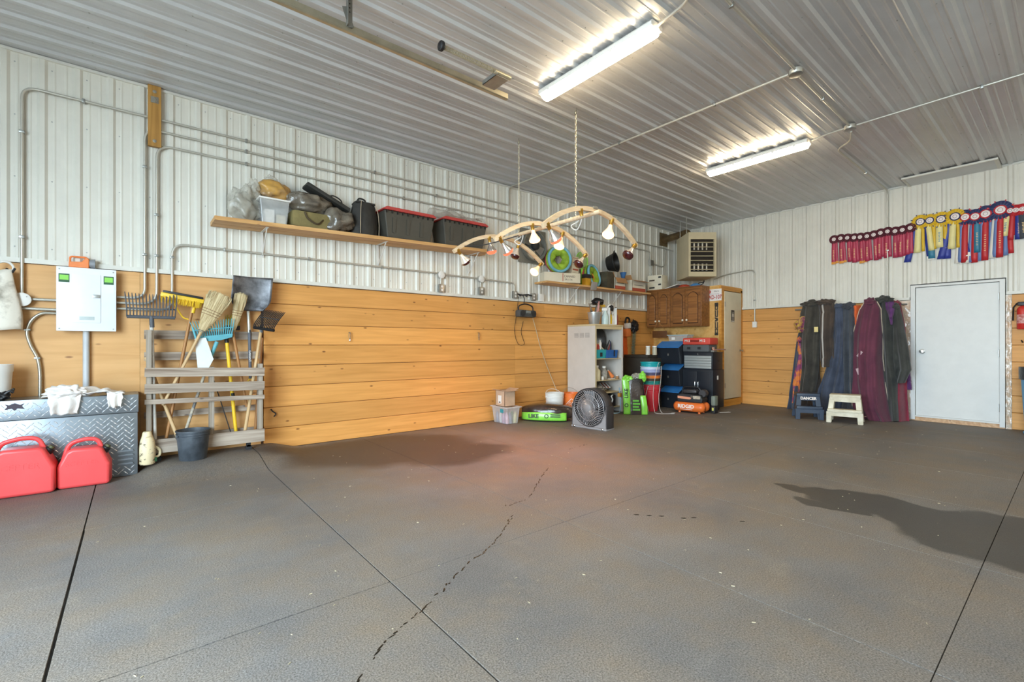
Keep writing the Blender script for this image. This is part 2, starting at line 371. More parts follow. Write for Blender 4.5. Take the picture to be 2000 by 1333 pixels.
# ceiling: sheet height runs along +x, ribs hang down
for a, b_ in panels(-LW, -YR, -.842): placed(a, b_, -.842, BW-XF, M_ceil, ce, lambda a: (XF, -a, CZ), (PI/2, 0, PI/2))
# trims
def trim(n, s, m=M_trim): return tag(s.obj(n, m, smooth=None), kind='structure')
tag(trim('trim_1', B().box(XF, BW-.02, LW-.03, LW+.03, WT+.004, Z0)), 'white steel ledge trim along the left wall above the boards')
tag(trim('trim_2', B().box(BW-.028, BW+.03, 1.69, LW-.03, WT+.004, Z0).box(BW-.028, BW+.03, YR, .655, WT+.004, Z0)), 'white steel ledge trim along the back wall above the boards')
tag(trim('trim_3', B().box(XF, BW, LW-.028, LW+.03, CZ-.028, CZ-.004)), 'white steel angle where left wall meets ceiling')
tag(trim('trim_4', B().box(BW-.022, BW+.03, YR, LW-.03, CZ-.03, CZ-.004)), 'white steel angle where back wall meets ceiling')
# timber lining, board by board
pm = {}
def plank(l, parent, loc, r=(0,0,0)):
    k = round(l, 3)
    if k not in pm: pm[k] = plank_mesh(l)
    return link(pm[k], 'plank', parent, loc, r)
XE = 1.125
for k in range(8):
    j = (4.76, 4.76, 4.76, 4.76, 4.76, 6.3, 7.1, 5.4)[k]
    plank(j-XE-.001, wl, (XE, LW+.022, k*PH)); plank(8.6-j-.001, wl, (j+.001, LW+.022, k*PH))
    plank(4.298-1.825, wb, (BW+.022, 4.298, k*PH), (0, 0, -PI/2)); plank(.6-YR-.002, wb, (BW+.022, .6, k*PH), (0, 0, -PI/2))
B().box(1.098, 1.122, LW-.002, LW+.03, 0, WT).obj('board_end_gap', mat('dark_gap', '#4a2d16', .9, var=0), wl)
for x0, x1 in ((XF, -1.172), (-1.17, .048), (.05, 1.097)):
    B().box(x0-x0, x1-x0, 0, .022, .02, WT).obj('plywood_sheet', M_ply, wl, smooth=None, loc=(x0, LW, 0))
# screws of the sheets
s = B()
for k in range(-14, 30):
    x = 1.43+k*RP+.06
    for z in (2.02, 2.62, 3.15, 3.6):
        if XF < x < BW: s.at(T(x, LW, z) @ rot(PI/2)).lathe([(.006, 0), (.006, .002), (.003, .004)], 6)
tag(s.obj('screw_heads', M_screw, wl), kind='stuff')
s = B()
for k in range(-4, 22):
    y = .842+k*RP+.06
    for x in [XF+.3+.61*q for q in range(19)]:
        if y < LW-.02: s.at(T(x+.015*math.sin(k*3), y, CZ) @ rot(PI)).lathe([(.006, 0), (.006, .002), (.003, .004)], 6)
tag(s.obj('screw_heads', M_screw, ce), kind='stuff')
# ================================================================ DOORS, LIGHTS, CEILING THINGS
M_door = mat('door_white', '#dcdcd8', .4, var=.03); M_chrome = mat('chrome', '#c9c9c6', .22, 1, var=0); M_galv = mat('galvanised', '#a9aaa6', .38, .85, var=.12, vs=9)
M_conduit = mat('conduit_steel', '#c6c3b8', .38, .45, var=.06)
M_black = mat('black_plastic', '#1d1d1f', .45, var=.15); M_white = mat('white_plastic', '#e6e4de', .42, var=.04)
M_poly = mat('poly_film', '#cfc3b2', .14, var=.3, vs=14, col2='#ddb795', bump=.8, bs=26, coat=.5)
# white steel door
d = thing('door_1', 'white steel man door with chrome knob in the back wall', None, (BW, .664, 0)); d['kind'] = 'structure'
W = 1.013
s = B().box(-.05, .03, 0, .052, .02, 2.1).box(-.05, .03, W-.052, W, .02, 2.1).box(-.05, .03, .052, W-.052, 2.068, 2.1); s.obj('door_frame', M_door, d, smooth=None)
dl = B().box(-.02, .02, .056, W-.056, .085, 2.062).obj('door_leaf', M_door, d, smooth=None, bevel=.003)
s = B().at(T(-.02, W-.135, 1.075) @ rot(0, -PI/2)).lathe([(.034, 0), (.034, .006), (.014, .012), (.014, .035), (.028, .045), (.031, .06), (.024, .072), (.001, .075)], 18); s.obj('door_knob', M_chrome, dl)
for z in (1.86, 1.06, .29): B().box(-.03, -.02, .044, .066, z-.05, z+.05).cyl((-.032, .054, z-.055), (-.032, .054, z+.055), .007, 8).obj('hinge', M_galv, d)
B().box(-.03, .03, .0, W, .062, .084).obj('threshold', M_door, d, smooth=None)
B().box(-.012, .04, 0, W, 0, .06).obj('sill_board', wood('raw_sill', '#d8b48c', '#b98b62'), d, smooth=None)
for y0, y1 in ((.602, .66), (1.681, 1.82)):
    s = B(); 
    s.sheet(lambda u, v: (BW-.008-.012*noise.noise(Vector((u*3+y0*9, v*22, .3))), y0+(y1-y0)*u, .03+1.84*v), 10, 90)
    s.box(BW-.002, BW+.03, y0, y1, .0, WT); s.obj('poly_strip', M_poly, wb, smooth=60)
# fluorescent lights
M_lens = mat('lit_lens', '#fff4dc', .4, var=0, emit=1., ecol='#ffe8c2'); M_lens.node_tree.nodes['Principled BSDF'].inputs['Emission Strength'].default_value = 36.
def light_fix(x, y, label):
    t = thing('ceiling_light', label, 'ceiling light', (x, y, CZ-.02), 0, 'ceiling fluorescents')
    B().prism([(-.06, 0), (.06, 0), (.075, -.02), (.07, -.05), (-.07, -.05), (-.075, -.02)], -.64, .64, 'y').obj('housing', M_white, t, smooth=None)
    s = B(); n = 10
    def f(u, v):
        a = PI*u; e = min(1, (1-abs(2*v-1))*14); r = .068*math.sqrt(max(0.05, 1-(1-e)**2))
        return (-math.cos(a)*r, (v-.5)*1.3, -.05-math.sin(a)*r*.8)
    s.sheet(f, n, 40); s.obj('lens', M_lens, t, smooth=60)
    for k in range(10): sx = -.068 if k % 2 else .068; yk = -.5+(k//2)*.25; B().box(sx-.006, sx+.006, yk-.015, yk+.015, -.064, -.04).obj('clip', M_white, t)
    B().box(-.05, .05, -.02, .02, 0, .02).obj('bracket', M_galv, t)
    return t
light_fix(3.15, 2.72, 'near lit fluorescent light beside the overhead door track')
light_fix(6.38, 2.73, 'far lit fluorescent light nearer the back wall')
light_fix(3.15, -1.6, 'added unseen fluorescent light behind the viewer, near row'); light_fix(6.38, -1.6, 'added unseen fluorescent light right of the viewer, far row')  # two unseen fixtures added to even out the light
# ceiling conduits, round boxes
def conduit(label, pts, r=.0115, name='conduit', straps=(), m=None, rb=.1):
    t = thing(name, label, 'conduit', pts[0]); o = Vector(pts[0])
    B().tube([p-o for p in bend(pts, rb)], r, 8).obj('pipe', m or M_conduit, t, smooth=60)
    for p, ax in straps:
        q = Vector(p)-o
        d_ = {'x': (.012, .018, .018), 'z': (.018, .018, .012), 'y': (.018, .012, .018)}[ax]
        B().box(q.x-d_[0]-.0, q.x+d_[0], q.y-d_[1], q.y+d_[1], q.z-d_[2], q.z+d_[2], c=.005).obj('strap', M_galv, t)
    return t
zc = CZ-.035
conduit('long conduit crossing the ceiling from left wall to round box', [(4.6, LW-.035, 3.39), (4.6, LW-.035, zc), (4.64, 4.9, zc), (4.68, 1.7, zc)], straps=[((4.655, 3.6, zc), 'y'), ((4.67, 2.4, zc), 'y')], rb=.06)
conduit('ceiling conduit running between the two round boxes', [(4.74, 1.645, zc), (6.3, 1.66, zc)], straps=[((5.4, 1.65, zc), 'x')])
conduit('ceiling conduit running from round box towards the viewer', [(4.62, 1.63, zc), (1.2, 1.59, zc)], straps=[((3.4, 1.62, zc), 'x')])
conduit('ceiling conduit running right from the far round box', [(6.35, 1.6, zc), (6.33, -2.5, zc)], straps=[((6.35, .6, zc), 'y')])
conduit('short bent conduit feeding the far fluorescent light', [(6.35, 1.72, zc), (6.36, 1.9, zc), (6.38, 2.06, CZ-.05)], rb=.05)
conduit('short bent conduit feeding the near fluorescent light', [(3.15, 2.07, CZ-.05), (3.12, 1.8, zc), (2.9, 1.61, zc), (2.6, 1.6, zc)], rb=.1)
conduit('conduit from far round box down the back wall', [(6.41, 1.67, zc-.03), (6.8, 1.78, zc), (6.95, 1.965, zc), (BW-.035, 1.965, zc), (BW-.035, 1.965, WT+.05)], straps=[((BW-.035, 1.965, 2.7), 'z'), ((8.2, 1.965, zc), 'x')], rb=.12)
for (x, y, lb) in ((4.68, 1.64, 'round conduit box on the ceiling nearer the viewer'), (6.35, 1.665, 'round conduit box on the ceiling nearer the back wall')):
    t = thing('junction_box', lb, 'junction box', (x, y, CZ-.019), rx=PI); B().lathe([(.055, 0), (.055, .035), (.05, .042)], 14).obj('body', M_conduit, t); B().lathe([(.058, .0425), (.058, .048), (.052, .05)], 14).obj('cover', M_galv, t)
# attic hatch
t = thing('attic_hatch', 'flat grey attic hatch in the ceiling above the award ribbons', 'hatch', (8.98, .715, CZ-.04))
B().box(.0, .47, .02, .96, .002, .018).obj('panel', M_ceil, t, smooth=None)
for a in ((-.03, 0, -.02, .99), (.47, .474, -.02, .99)): B().box(a[0], a[1], a[2], a[3], -.004, .021).obj('frame_strip', M_trim, t, smooth=None)
for a in ((0, .47, -.02, .02), (0, .47, .96, .99)): B().box(a[0], a[1], a[2], a[3], -.004, .021).obj('frame_strip', M_trim, t, smooth=None)
# overhead door track with hanger and spring bumper
t = thing('door_track', 'galvanised overhead door track hung below the ceiling', 'door track', (XF+.1, 3.36, 3.47))
M_track = mat('track_steel', '#b9b19a', .3, .8, var=.15)
L_ = 2.68-XF-.1
k_ = .62
B().prism([(x*k_, z*k_) for x, z in ((-.03, .04), (-.03, -.03), (-.018, -.042), (.024, -.042), (.034, -.03), (.034, -.01), (.028, -.01), (.028, -.026), (.02, -.036), (-.014, -.036), (-.024, -.026), (-.024, .04))], 0, L_, 'x').obj('rail', M_track, t, smooth=None)
M_ang = mat('punched_angle', '#8f8d86', .45, .7); hx = 1.19-XF-.1
B().box(hx, hx+.04, -.024, -.020, .0, .235).box(hx-.004, hx, -.06, -.020, .0, .235).obj('hanger_angle', M_ang, t, smooth=None)
for k in range(6): B().at(T(hx+.02, -.0245, .05+.03*k) @ rot(PI/2)).lathe([(.005, 0), (.005, .001)], 8).obj('hole', M_black, t)
br_ = B().box(-.02, .02, -.002, .002, 0, .14).obj('hanger_brace', M_ang, t, smooth=None); br_.location = (hx+.03, -.03, .0); br_.rotation_euler = (0, -.35, 0)
bt = thing('spring_bumper', 'spring bumper with black head at the end of the door track', 'bumper', (2.46, 3.10, 3.47))
M_spr = mat('spring_steel', '#c9bfa4', .3, .6, var=.05)
hel = [(-.1-.5*i/300, .017*math.cos(i*2*PI/7), .017*math.sin(i*2*PI/7)) for i in range(301)]
B().tube(hel, .0032, 5).obj('spring', M_spr, bt)
B().at(T(-.62, 0, 0) @ rot(0, -PI/2)).lathe([(.028, -.01), (.038, 0), (.038, .02), (.028, .028)], 18).obj('rubber_head', M_black, bt)
B().cyl((-.12, 0, 0), (.05, 0, 0), .02, 14).obj('mount_tube', M_spr, bt)
B().box(-.1, .03, .0, .2, -.026, -.021).box(-.1, -.097, -.015, .2, -.026, .012).obj('bracket', M_galv, bt, smooth=None)
# timber block bolted high on the left wall
t = thing('timber_block', 'short vertical timber block bolted to the wall near the ceiling', 'block', (.16, LW-.02, 3.11))
B().box(-.5*.595, .5*.595, -.041, 0, -.052, .052).obj('block', wood('block_wood', '#b98a45', '#8f6428', knot='#5e3a16'), t).rotation_euler = (0, PI/2, 0)
t.children[0].location = (0, -.001, .297)
M_plate = mat('zinc_plate', '#b9b6ac', .35, .85)
B().box(-.03, .03, -.048, -.042, .42, .48).obj('plate', M_plate, t, smooth=None)
for z in (.05, .53): B().at(T(.0, -.042, z) @ rot(PI/2)).lathe([(.016, 0), (.016, .003), (.008, .004), (.008, .012)], 12).obj('bolt', M_plate, t)
B().tube([(0, -.05, .47), (0, -.07, .46), (.01, -.075, .44), (.01, -.06, .425)], .006, 8).obj('hook', M_plate, t)
# ================================================================ LEFT WALL
# surveyed points: a direction seen from the tripod, met with a plane of the room
_A = math.radians(50.778); _ca, _sa = math.cos(_A), math.sin(_A)
def _dir(u, v): t = (u-1000)/906.; return (_ca+t*_sa, _sa-t*_ca, (674.2-v)/906.)
def wy(u, v, y): d = _dir(u, v); k = y/d[1]; return Vector((d[0]*k, y, 1.175+d[2]*k))
def wx(u, v, x): d = _dir(u, v); k = x/d[0]; return Vector((x, d[1]*k, 1.175+d[2]*k))
def wz(u, v, z=0.): d = _dir(u, v); k = (z-1.175)/d[2]; return Vector((d[0]*k, d[1]*k, z))
CY_ = LW-.036
conduit('conduit rising at the far left and crossing above the timber block', [(-.738, CY_, 1.60), (-.738, CY_, 3.39), (4.58, CY_, 3.39)], straps=[((-.738, CY_, 3.0), 'z'), ((-.738, CY_, 2.1), 'z'), ((.55-.9, CY_, 3.39), 'x'), ((.95, CY_, 3.39), 'x'), ((2.4, CY_, 3.39), 'x')], rb=.1)
conduit('conduit rising behind the timber block and running to the far corner', [(-.12, CY_, 1.625), (.086, CY_, 1.625), (.086, CY_, 3.275), (8.9, CY_, 3.275), (9.3, CY_, 3.26)], straps=[((.086, CY_, 2.9), 'z'), ((.086, CY_, 2.05), 'z'), ((.95, CY_, 3.275), 'x'), ((3.3, CY_, 3.275), 'x'), ((6.2, CY_, 3.275), 'x')], rb=.12)
conduit('conduit just right of the timber block, bent over above the long shelf', [(-.12, CY_-.0, 1.572), (.177, CY_, 1.572), (.177, CY_, 3.14), (8.42, CY_, 3.14), (8.42, CY_, 2.96)], straps=[((.177, CY_, 2.45), 'z'), ((.177, CY_, 2.05), 'z'), ((.95, CY_, 3.14), 'x'), ((2.8, CY_, 3.14), 'x'), ((5.0, CY_, 3.14), 'x')], rb=.13)
conduit('lowest conduit, running below the long shelf to the round boxes', [(-.12, CY_, 1.518), (.299, CY_, 1.518), (.299, CY_, 2.185), (3.31, CY_, 2.185)], straps=[((.299, CY_, 2.05), 'z'), ((.75, CY_, 2.185), 'x'), ((1.6, CY_, 2.185), 'x'), ((2.5, CY_, 2.185), 'x')], rb=.12)
conduit('short conduit between the two round wall boxes', [(3.42, CY_, 2.175), (4.0, CY_, 2.175)])
conduit('short conduit bending down beside the black outlet rail', [(4.11, CY_, 2.172), (4.715, CY_, 2.165), (4.715, CY_, 2.035)], rb=.09)
conduit('conduit loop from square box to the corner above paper boxes', [(8.48, CY_, 2.9), (8.85, CY_, 2.86), (8.95, CY_, 2.9), (8.98, CY_, 3.25)], rb=.1)
conduit('upper of two conduits entering the electrical panel from the left', [(-.68, CY_, 1.57), (-.525, CY_, 1.57)], r=.012)
conduit('lower of two conduits entering the electrical panel from the left', [(-.79, CY_, 1.49), (-.525, CY_, 1.485)], r=.012)
conduit('thick grey plastic conduit below the electrical panel', [(-.333, LW-.03, 1.31), (-.333, LW-.03, .45)], r=.024, m=mat('grey_pvc', '#c3c7ca', .4, var=.05))
M_flex = mat('flex_conduit', '#b9b4a6', .35, .7, var=.1)
fx = curve([(-.525, LW-.03, 1.455), (-.62, LW-.03, 1.448), (-.685, LW-.03, 1.38), (-.708, LW-.03, 1.28), (-.686, LW-.03, 1.17), (-.646, LW-.03, 1.06), (-.63, LW-.03, .926), (-.63, LW-.03, .70)], 16)
t = thing('flexible_conduit', 'ribbed flexible metal conduit curling down left of the panel', 'conduit', fx[0])
B().tube([p-fx[0] for p in fx], [.0145 if i % 2 else .0115 for i in range(len(fx))], 8).obj('hose', M_flex, t, smooth=80)
for q in (44, 80): p = fx[q]-fx[0]; B().box(p.x-.02, p.x+.02, p.y-.014, p.y+.028, p.z-.008, p.z+.008, c=.004).obj('strap', M_galv, t)
# round boxes and outlets
M_cast = mat('cast_box', '#c9c8c2', .4, .5, var=.1)
def rbox(x, z, r, lb):
    t = thing('junction_box', lb, 'junction box', (x, LW-.022, z), rx=PI/2)
    B().lathe([(r, 0), (r, .04), (r*.94, .045)], 18).obj('body', M_cast, t); B().lathe([(r*1.04, .0455), (r*1.04, .05), (r*.9, .054)], 18).obj('cover', M_white, t)
    for a in (.7, .7+PI): B().lathe([(.005, .054), (.003, .057)], 6, (r*.7*math.cos(a), r*.7*math.sin(a), 0)).obj('screw', M_screw, t)
rbox(-.735, 1.562, .056, 'round junction box with white cover at the far left'); rbox(3.365, 2.165, .05, 'round wall box below the right end of the long shelf, left one'); rbox(4.056, 2.17, .05, 'round wall box below the right end of the long shelf, right one')
def outlet(x, z, w, h, lb, m=M_galv, wall='l', duplex=True, y=None):
    if wall == 'l': t = thing('outlet_box', lb, 'outlet', (x, LW-.021, z))
    else: t = thing('outlet_box', lb, 'outlet', (BW-.001, y, z), -PI/2)
    B().box(-w/2, w/2, -.045, 0, -h/2, h/2, c=.004).obj('box', m, t)
    pl_ = B().box(-w/2-.002, w/2+.002, -.05, -.0455, -h/2-.002, h/2+.002, c=.002).obj('face_plate', M_white if not duplex else m, t)
    if duplex:
        for dz in (.024, -.024): B().at(T(0, -.05, dz) @ rot(PI/2)).lathe([(.017, 0), (.017, .003)], 14).obj('socket', M_white, pl_)
    return t
outlet(3.37, 1.975, .075, .115, 'steel outlet box on the ledge, left of the two below round boxes'); outlet(4.06, 1.99, .075, .115, 'steel outlet box on the ledge, right of the two below round boxes')
for x, lb in ((3.37, 'left'), (4.06, 'right')): conduit('short nipple below the %s round wall box' % lb, [(x, CY_, 2.12), (x, CY_, 2.033 if x < 4 else 2.048)])
outlet(4.715, 1.975, .07, .115, 'steel outlet box at the left end of the black rail'); outlet(5.11, 1.965, .075, .12, 'steel outlet box at the right end of the black rail'); outlet(5.285, 1.965, .1, .12, 'white switch box under the left end of the short shelf', M_white, duplex=False)
outlet(0, 1.575, .075, .11, 'white outlet on the boards right of the wooden closet', M_white, 'b', True, 4.03)
conduit('conduit from heater along the back wall down to the outlet', [(BW-.035, 4.85, 2.55), (BW-.035, 4.6, 2.62), (BW-.035, 4.03, 2.66), (BW-.035, 4.03, 1.635)], straps=[((BW-.035, 4.03, 2.05), 'z')], rb=.12)
t = thing('square_box', 'square steel box on the wall above the paper boxes', 'junction box', (8.44, LW-.021, 2.9)); B().box(-.06, .06, -.05, 0, -.06, .06, c=.006).obj('box', M_cast, t); B().box(-.055, .055, -.054, -.0505, -.055, .055).obj('cover', M_galv, t)
for dx in (-.03, .03): B().cyl((dx, -.025, -.06), (dx, -.025, -.28), .009, 8).obj('nipple', M_conduit, t)
# hanging rail with radio
M_dk = mat('dark_charcoal', '#2a2a2c', .5, var=.2)
t = thing('hanging_bar', 'black knotted bar hung between two outlet boxes', 'bar', (4.76, LW-.07, 1.98)); B().tube(curve([(0, 0, .01), (.1, 0, .0), (.2, -.01, .012), (.3, 0, 0)], 6), .011, 8).obj('bar', M_dk, t); B().tube(curve([(.1, -.0, 0), (.12, -.02, -.06), (.13, 0, -.13)], 5), .007, 6).obj('strap', M_dk, t)
for dx in (.05, .18): B().blob((dx, -.005, -.005), (.022, .02, .02), dx, sub=2).obj('knot', M_dk, t)
rp = wy(1027, 613, LW-.11)
t = thing('radio', 'dark grey portable radio hanging below the black bar', 'radio', rp, .04)
B().box(-.185, .185, -.06, .06, -.06, .055, c=.03).obj('body', mat('radio_grey', '#4c4d4c', .5, var=.15), t)
for sx in (-1, 1): B().at(T(sx*.12, -.06, 0) @ rot(PI/2)).lathe([(.048, 0), (.052, .004), (.03, .007), (.012, .004)], 20).obj('speaker_grille', M_dk, t)
B().box(-.05, .05, -.07, -.055, .0, .045, c=.006).obj('control_panel', mat('radio_silver', '#8c8f8a', .4, .3), t)
B().tube(curve([(-.16, 0, .05), (-.14, 0, .12), (0, 0, .155), (.14, 0, .12), (.16, 0, .05)], 6), .011, 8).obj('handle', M_dk, t)
o_ = Vector((0, 0, 0))
cr = thing('power_cord', 'thin black cord looping down below the radio', 'cord', (4.8, LW-.02, 1.9))
P_ = [wy(1013, 580, LW-.03), wy(1008, 620, LW-.02), wy(1005, 648, LW-.02), wy(1012, 672, LW-.02), wy(1024, 672, LW-.02), wy(1018, 650, LW-.02), wy(1022, 628, LW-.03)]
B().tube([p-cr.location for p in curve(P_, 6)], .004, 5).obj('cord', M_black, cr)
cr = thing('extension_cord', 'thin pale cord slanting from radio down to white bucket', 'cord', wy(1040, 620, LW-.06))
P_ = [wy(1040, 620, LW-.06), wy(1047, 645, LW-.03), wy(1056, 680, LW-.025), wy(1070, 720, LW-.025), wy(1088, 765, LW-.06)]
B().tube([p-cr.location for p in curve(P_, 6)], .006, 6).obj('cord', mat('pale_cord', '#c8b593', .6), cr)
def eye_hook(x, z, lb):
    t = thing('tie_ring', lb, 'hook', (x, LW-.0, z)); B().cyl((0, 0, 0), (0, -.03, 0), .006, 8).obj('shank', M_chrome, t)
    B().tube([(.012*math.sin(a), -.034, -.04+.04*math.cos(a)) for a in [2*PI*i/18 for i in range(18)]], .004, 6, closed=True).obj('snap', M_chrome, t)
    B().tube([(0, -.034+.01*math.sin(a), -.095+.018*math.cos(a)) for a in [2*PI*i/14 for i in range(14)]], .004, 6, closed=True).obj('ring', M_chrome, t)
eye_hook(2.077, 1.33, 'small chrome tie snap on the boards, left one'); eye_hook(4.03, 1.36, 'small chrome tie snap on the boards, right one')
t = thing('tie_hook', 'small dark iron hook low on the boards beside the pallet', 'hook', (1.2, LW, .43)); B().tube(curve([(0, 0, .02), (.01, -.03, .0), (.04, -.04, -.03), (.02, -.04, -.06)], 5), .007, 6).obj('hook', M_dk, t)
# electrical panel
t = thing('electrical_panel', 'white electrical breaker panel with green labels on the plywood', 'electrical panel', (-.323, LW-.0, 1.30))
B().box(-.17, .17, -.085, -.001, .03, .54).obj('box', M_galv, t, smooth=None)
M_pan = mat('panel_white', '#e9edf2', .35, var=.02)
B().box(-.2, .2, -.098, -.0855, .0, .567, c=.004).obj('cover', M_pan, t)
dr = B().box(-.098, .092, -.104, -.0985, .075, .51, c=.003).obj('panel_door', M_pan, t)
B().box(.035, .088, -.112, -.1042, .30, .33, c=.003).obj('latch', M_galv, dr)
M_lg = mat('label_green', '#8fd65a', .5, var=0); M_ldk = mat('label_dark', '#2f5a3a', .5, var=0)
for x in (-.185, .112): 
    g = B().box(x, x+.07, -.0992, -.0983, .43, .505).obj('label', M_ldk, t); B().box(x+.006, x+.064, -.0998, -.0993, .45, .494).obj('label_print', M_lg, g)
B().box(.112, .182, -.0992, -.0983, .35, .42).obj('label', M_pan, t); B().box(-.05, .05, -.1046, -.1042, .10, .13).obj('label', mat('foil_label', '#c8d3d2', .4, var=.2), dr)
for x in (-.18, .18):
    for z in (.02, .545): B().at(T(x, -.098, z) @ rot(PI/2)).lathe([(.006, 0), (.004, .002)], 8).obj('screw', M_screw, t)
for z in (.19, .2725, .325): B().cyl((.17, -.036, z), (.2, -.036, z), .017, 10).obj('connector', M_galv, t)
# orange lantern on the panel
t = thing('flashlight', 'orange handheld lantern standing on top of the electrical panel', 'flashlight', (-.36, LW-.05, 1.868))
M_or = mat('lantern_orange', '#f08a4c', .45)
B().prism([(-.085, 0), (.05, 0), (.05, .085), (.03, .1), (.0, .055), (-.085, .05)], -.035, .035, 'y').obj('body', M_or, t, bevel=.006)
B().tube(bend([(-.078, 0, .045), (-.078, 0, .1), (.035, 0, .1), (.04, 0, .06)], .02), .008, 8).obj('handle', M_or, t)
B().at(T(.05, 0, .045) @ rot(0, PI/2)).lathe([(.036, 0), (.042, .02), (.046, .04)], 16).obj('head', mat('lamp_grey', '#8b8e92', .45), t)
# coat hook with white sack at the far left
t = thing('feed_sack', 'dirty white cloth sack hanging on a hook at the left edge', 'sack', (-.83, LW-.09, 1.3))
B().sheet(lambda u, v: ((.035+.075*(1-v)**.7*(.8+.2*math.sin(v*5)))*math.cos(2*PI*u)*(1+.1*math.sin(u*9*PI)), (.02+.055*(1-v)**.7)*math.sin(2*PI*u), .5*v+.01*math.sin(u*8)), 28, 14, True).obj('sack', mat('dirty_white', '#e8e2d4', .8, var=.6, vs=4, col2='#8f8574', bump=.3, bs=9, thresh=(.36, .55)), t, smooth=80, solid=.004)
t = thing('wall_hook', 'black hook with a white looped cord at the left edge', 'hook', (-.83, LW-.005, 1.79)); B().tube(curve([(0, 0, .03), (.0, -.04, .0), (.03, -.08, -.02), (.06, -.09, .03)], 6), .009, 8).obj('hook', M_dk, t)
B().tube([(-.0+.05*math.sin(a), -.085, .03+.05*math.cos(a)) for a in [2*PI*i/20 for i in range(20)]], .009, 8, closed=True).obj('loop', M_white, t)
# ---------------------------------------------------------------- diamond plate tool box
M_dp = mat('diamond_plate', '#8f979e', .34, .75, var=.12, vs=7)
t = thing('tool_box', 'aluminium diamond-plate tool box standing against the plywood', 'tool box', (-.97, 5.395, .004))
LX, TD = 1.0, .345
bd = B().box(0, LX, 0, TD, 0, .562, c=.004).obj('body', M_dp, t)
ld = B().box(-.004, LX+.006, -.012, TD, .567, .726, c=.004).obj('lid', M_dp, t)
def tread(x0, x1, z0, z1, y, parent, skip=None):
    s = B(); p = .047; r = 0; z = z0+.02
    while z < z1-.018:
        x = x0+.024+(p/2 if r % 2 else 0); q = 0
        while x < x1-.022:
            if not (skip and skip(x, z)):
                a = PI/4 if (q+r//1) % 2 == 0 else -PI/4
                a = a if r % 2 == 0 else -a
                c_, s_ = math.cos(a), math.sin(a); l, w = .0225, .0055
                base = [(-l, 0), (0, -w), (l, 0), (0, w)]
                P = [(x+u*c_-v*s_, y, z+u*s_+v*c_) for u, v in base] + [(x+u*.6*c_-v*.4*s_, y-.0035, z+u*.6*s_+v*.4*c_) for u, v in base]
                s.add(P, [(4, 5, 6, 7), (0, 1, 5, 4), (1, 2, 6, 5), (2, 3, 7, 6), (3, 0, 4, 7)])
            x += p; q += 1
        z += p*.5; r += 1
    o = s.obj('tread_pattern', mat('tread_bright', '#eef1f3', .25, .6, var=0), parent, smooth=None); o['kind'] = 'stuff'
tread(0.0, LX, .01, .555, -.0005, bd, lambda x, z: x > .84 and .09 < z < .24); tread(-.004, LX+.006, .575, .72, -.0125, ld)
for k in range(4): B().at(T(.915, -.001, .105+.038*k) @ rot(0, 0, 0)).prism([(-.058, 0), (.058, 0), (.05, .016), (-.05, .016)], -.014, 0, 'y').obj('louver', M_dp, bd)
lt = B().box(.50, .61, -.022, -.0125, .585, .66, c=.003).obj('latch', M_galv, ld); B().box(.52, .59, -.024, -.0225, .6, .645).obj('latch_cup', M_dk, lt)
em = B().prism([(.18, .70), (.205, .69), (.235, .705), (.265, .69), (.29, .70), (.275, .68), (.29, .655), (.25, .662), (.235, .645), (.22, .662), (.18, .655), (.195, .68)], -.0165, -.0125, 'y').obj('emblem', mat('emblem_dark', '#3f3340', .5), ld)
# rag on the tool box
t = thing('rag', 'crumpled white towel lying over the tool box lid', 'towel', (-.32, 5.43, .731))
M_rag = mat('white_rag', '#ece8e3', .9, var=.12, vs=5, bump=.35, bs=14)
def ragf(u, v):
    x = -.26+.52*u; y = -.085+.2*v; z = .012+.055*abs(noise.noise(Vector((x*7, y*9, 1.3))))*2+.018*noise.noise(Vector((x*19, y*22, 4)))
    z *= max(.15, math.sin(PI*min(1, max(0, u)))**.5)
    if v < .15: z *= .8
    return (x+.02*noise.noise(Vector((y*9, 2, x*6))), y+.035*noise.noise(Vector((x*6, 8, 1))), max(.004, z+.012))
B().sheet(ragf, 50, 22).obj('top_fold', M_rag, t, smooth=80, solid=.004)
def dropf(x0, x1, zl, sd):
    def f(u, v):
        a = u*1.0; w = .5+.5*math.sin(PI*v)
        x = x0+(x1-x0)*(.5+(u-.5)*(1-.25*v))
        return (x+.01*noise.noise(Vector((v*4, sd, u*3))), -.055-.02*min(1, v*4)-.014*math.sin(u*11+sd)*(.4+v)-.012, .03-(zl+.03)*v+.02*noise.noise(Vector((u*4, sd, 0)))*v)
    return f
B().sheet(dropf(-.23, -.02, .135, 1.), 24, 14).obj('hanging_end', M_rag, t, smooth=80, solid=.006)
B().sheet(dropf(.14, .25, .10, 3.), 18, 12).obj('hanging_end', M_rag, t, smooth=80, solid=.006)
B().blob((-.12, -.045, .05), (.12, .06, .055), 3, .4, 3.5).obj('bunched_fold', M_rag, t, smooth=80)
# white bucket behind, black glove
t = thing('pail', 'white plastic pail on the tool box at the left edge', 'bucket', (-.86, 5.55, .731)); B().lathe([(.078, 0), (.092, .22), (.097, .23), (.097, .285), (.088, .285), (.08, .01)], 24, cap1=False).obj('pail', M_white, t)
t = thing('glove', 'crumpled black glove on the tool box against the pail', 'glove', (-.815, 5.43, .731)); B().blob((0, 0, .035), (.05, .035, .035), 2, .45, 2.4).obj('glove', M_black, t)
for k in range(4): B().tube(curve([(.02, -.02+.014*k, .05), (.05, -.02+.014*k, .075), (.07, -.02+.012*k, .06+.01*k)], 4), .009, 7).obj('finger', M_black, t)
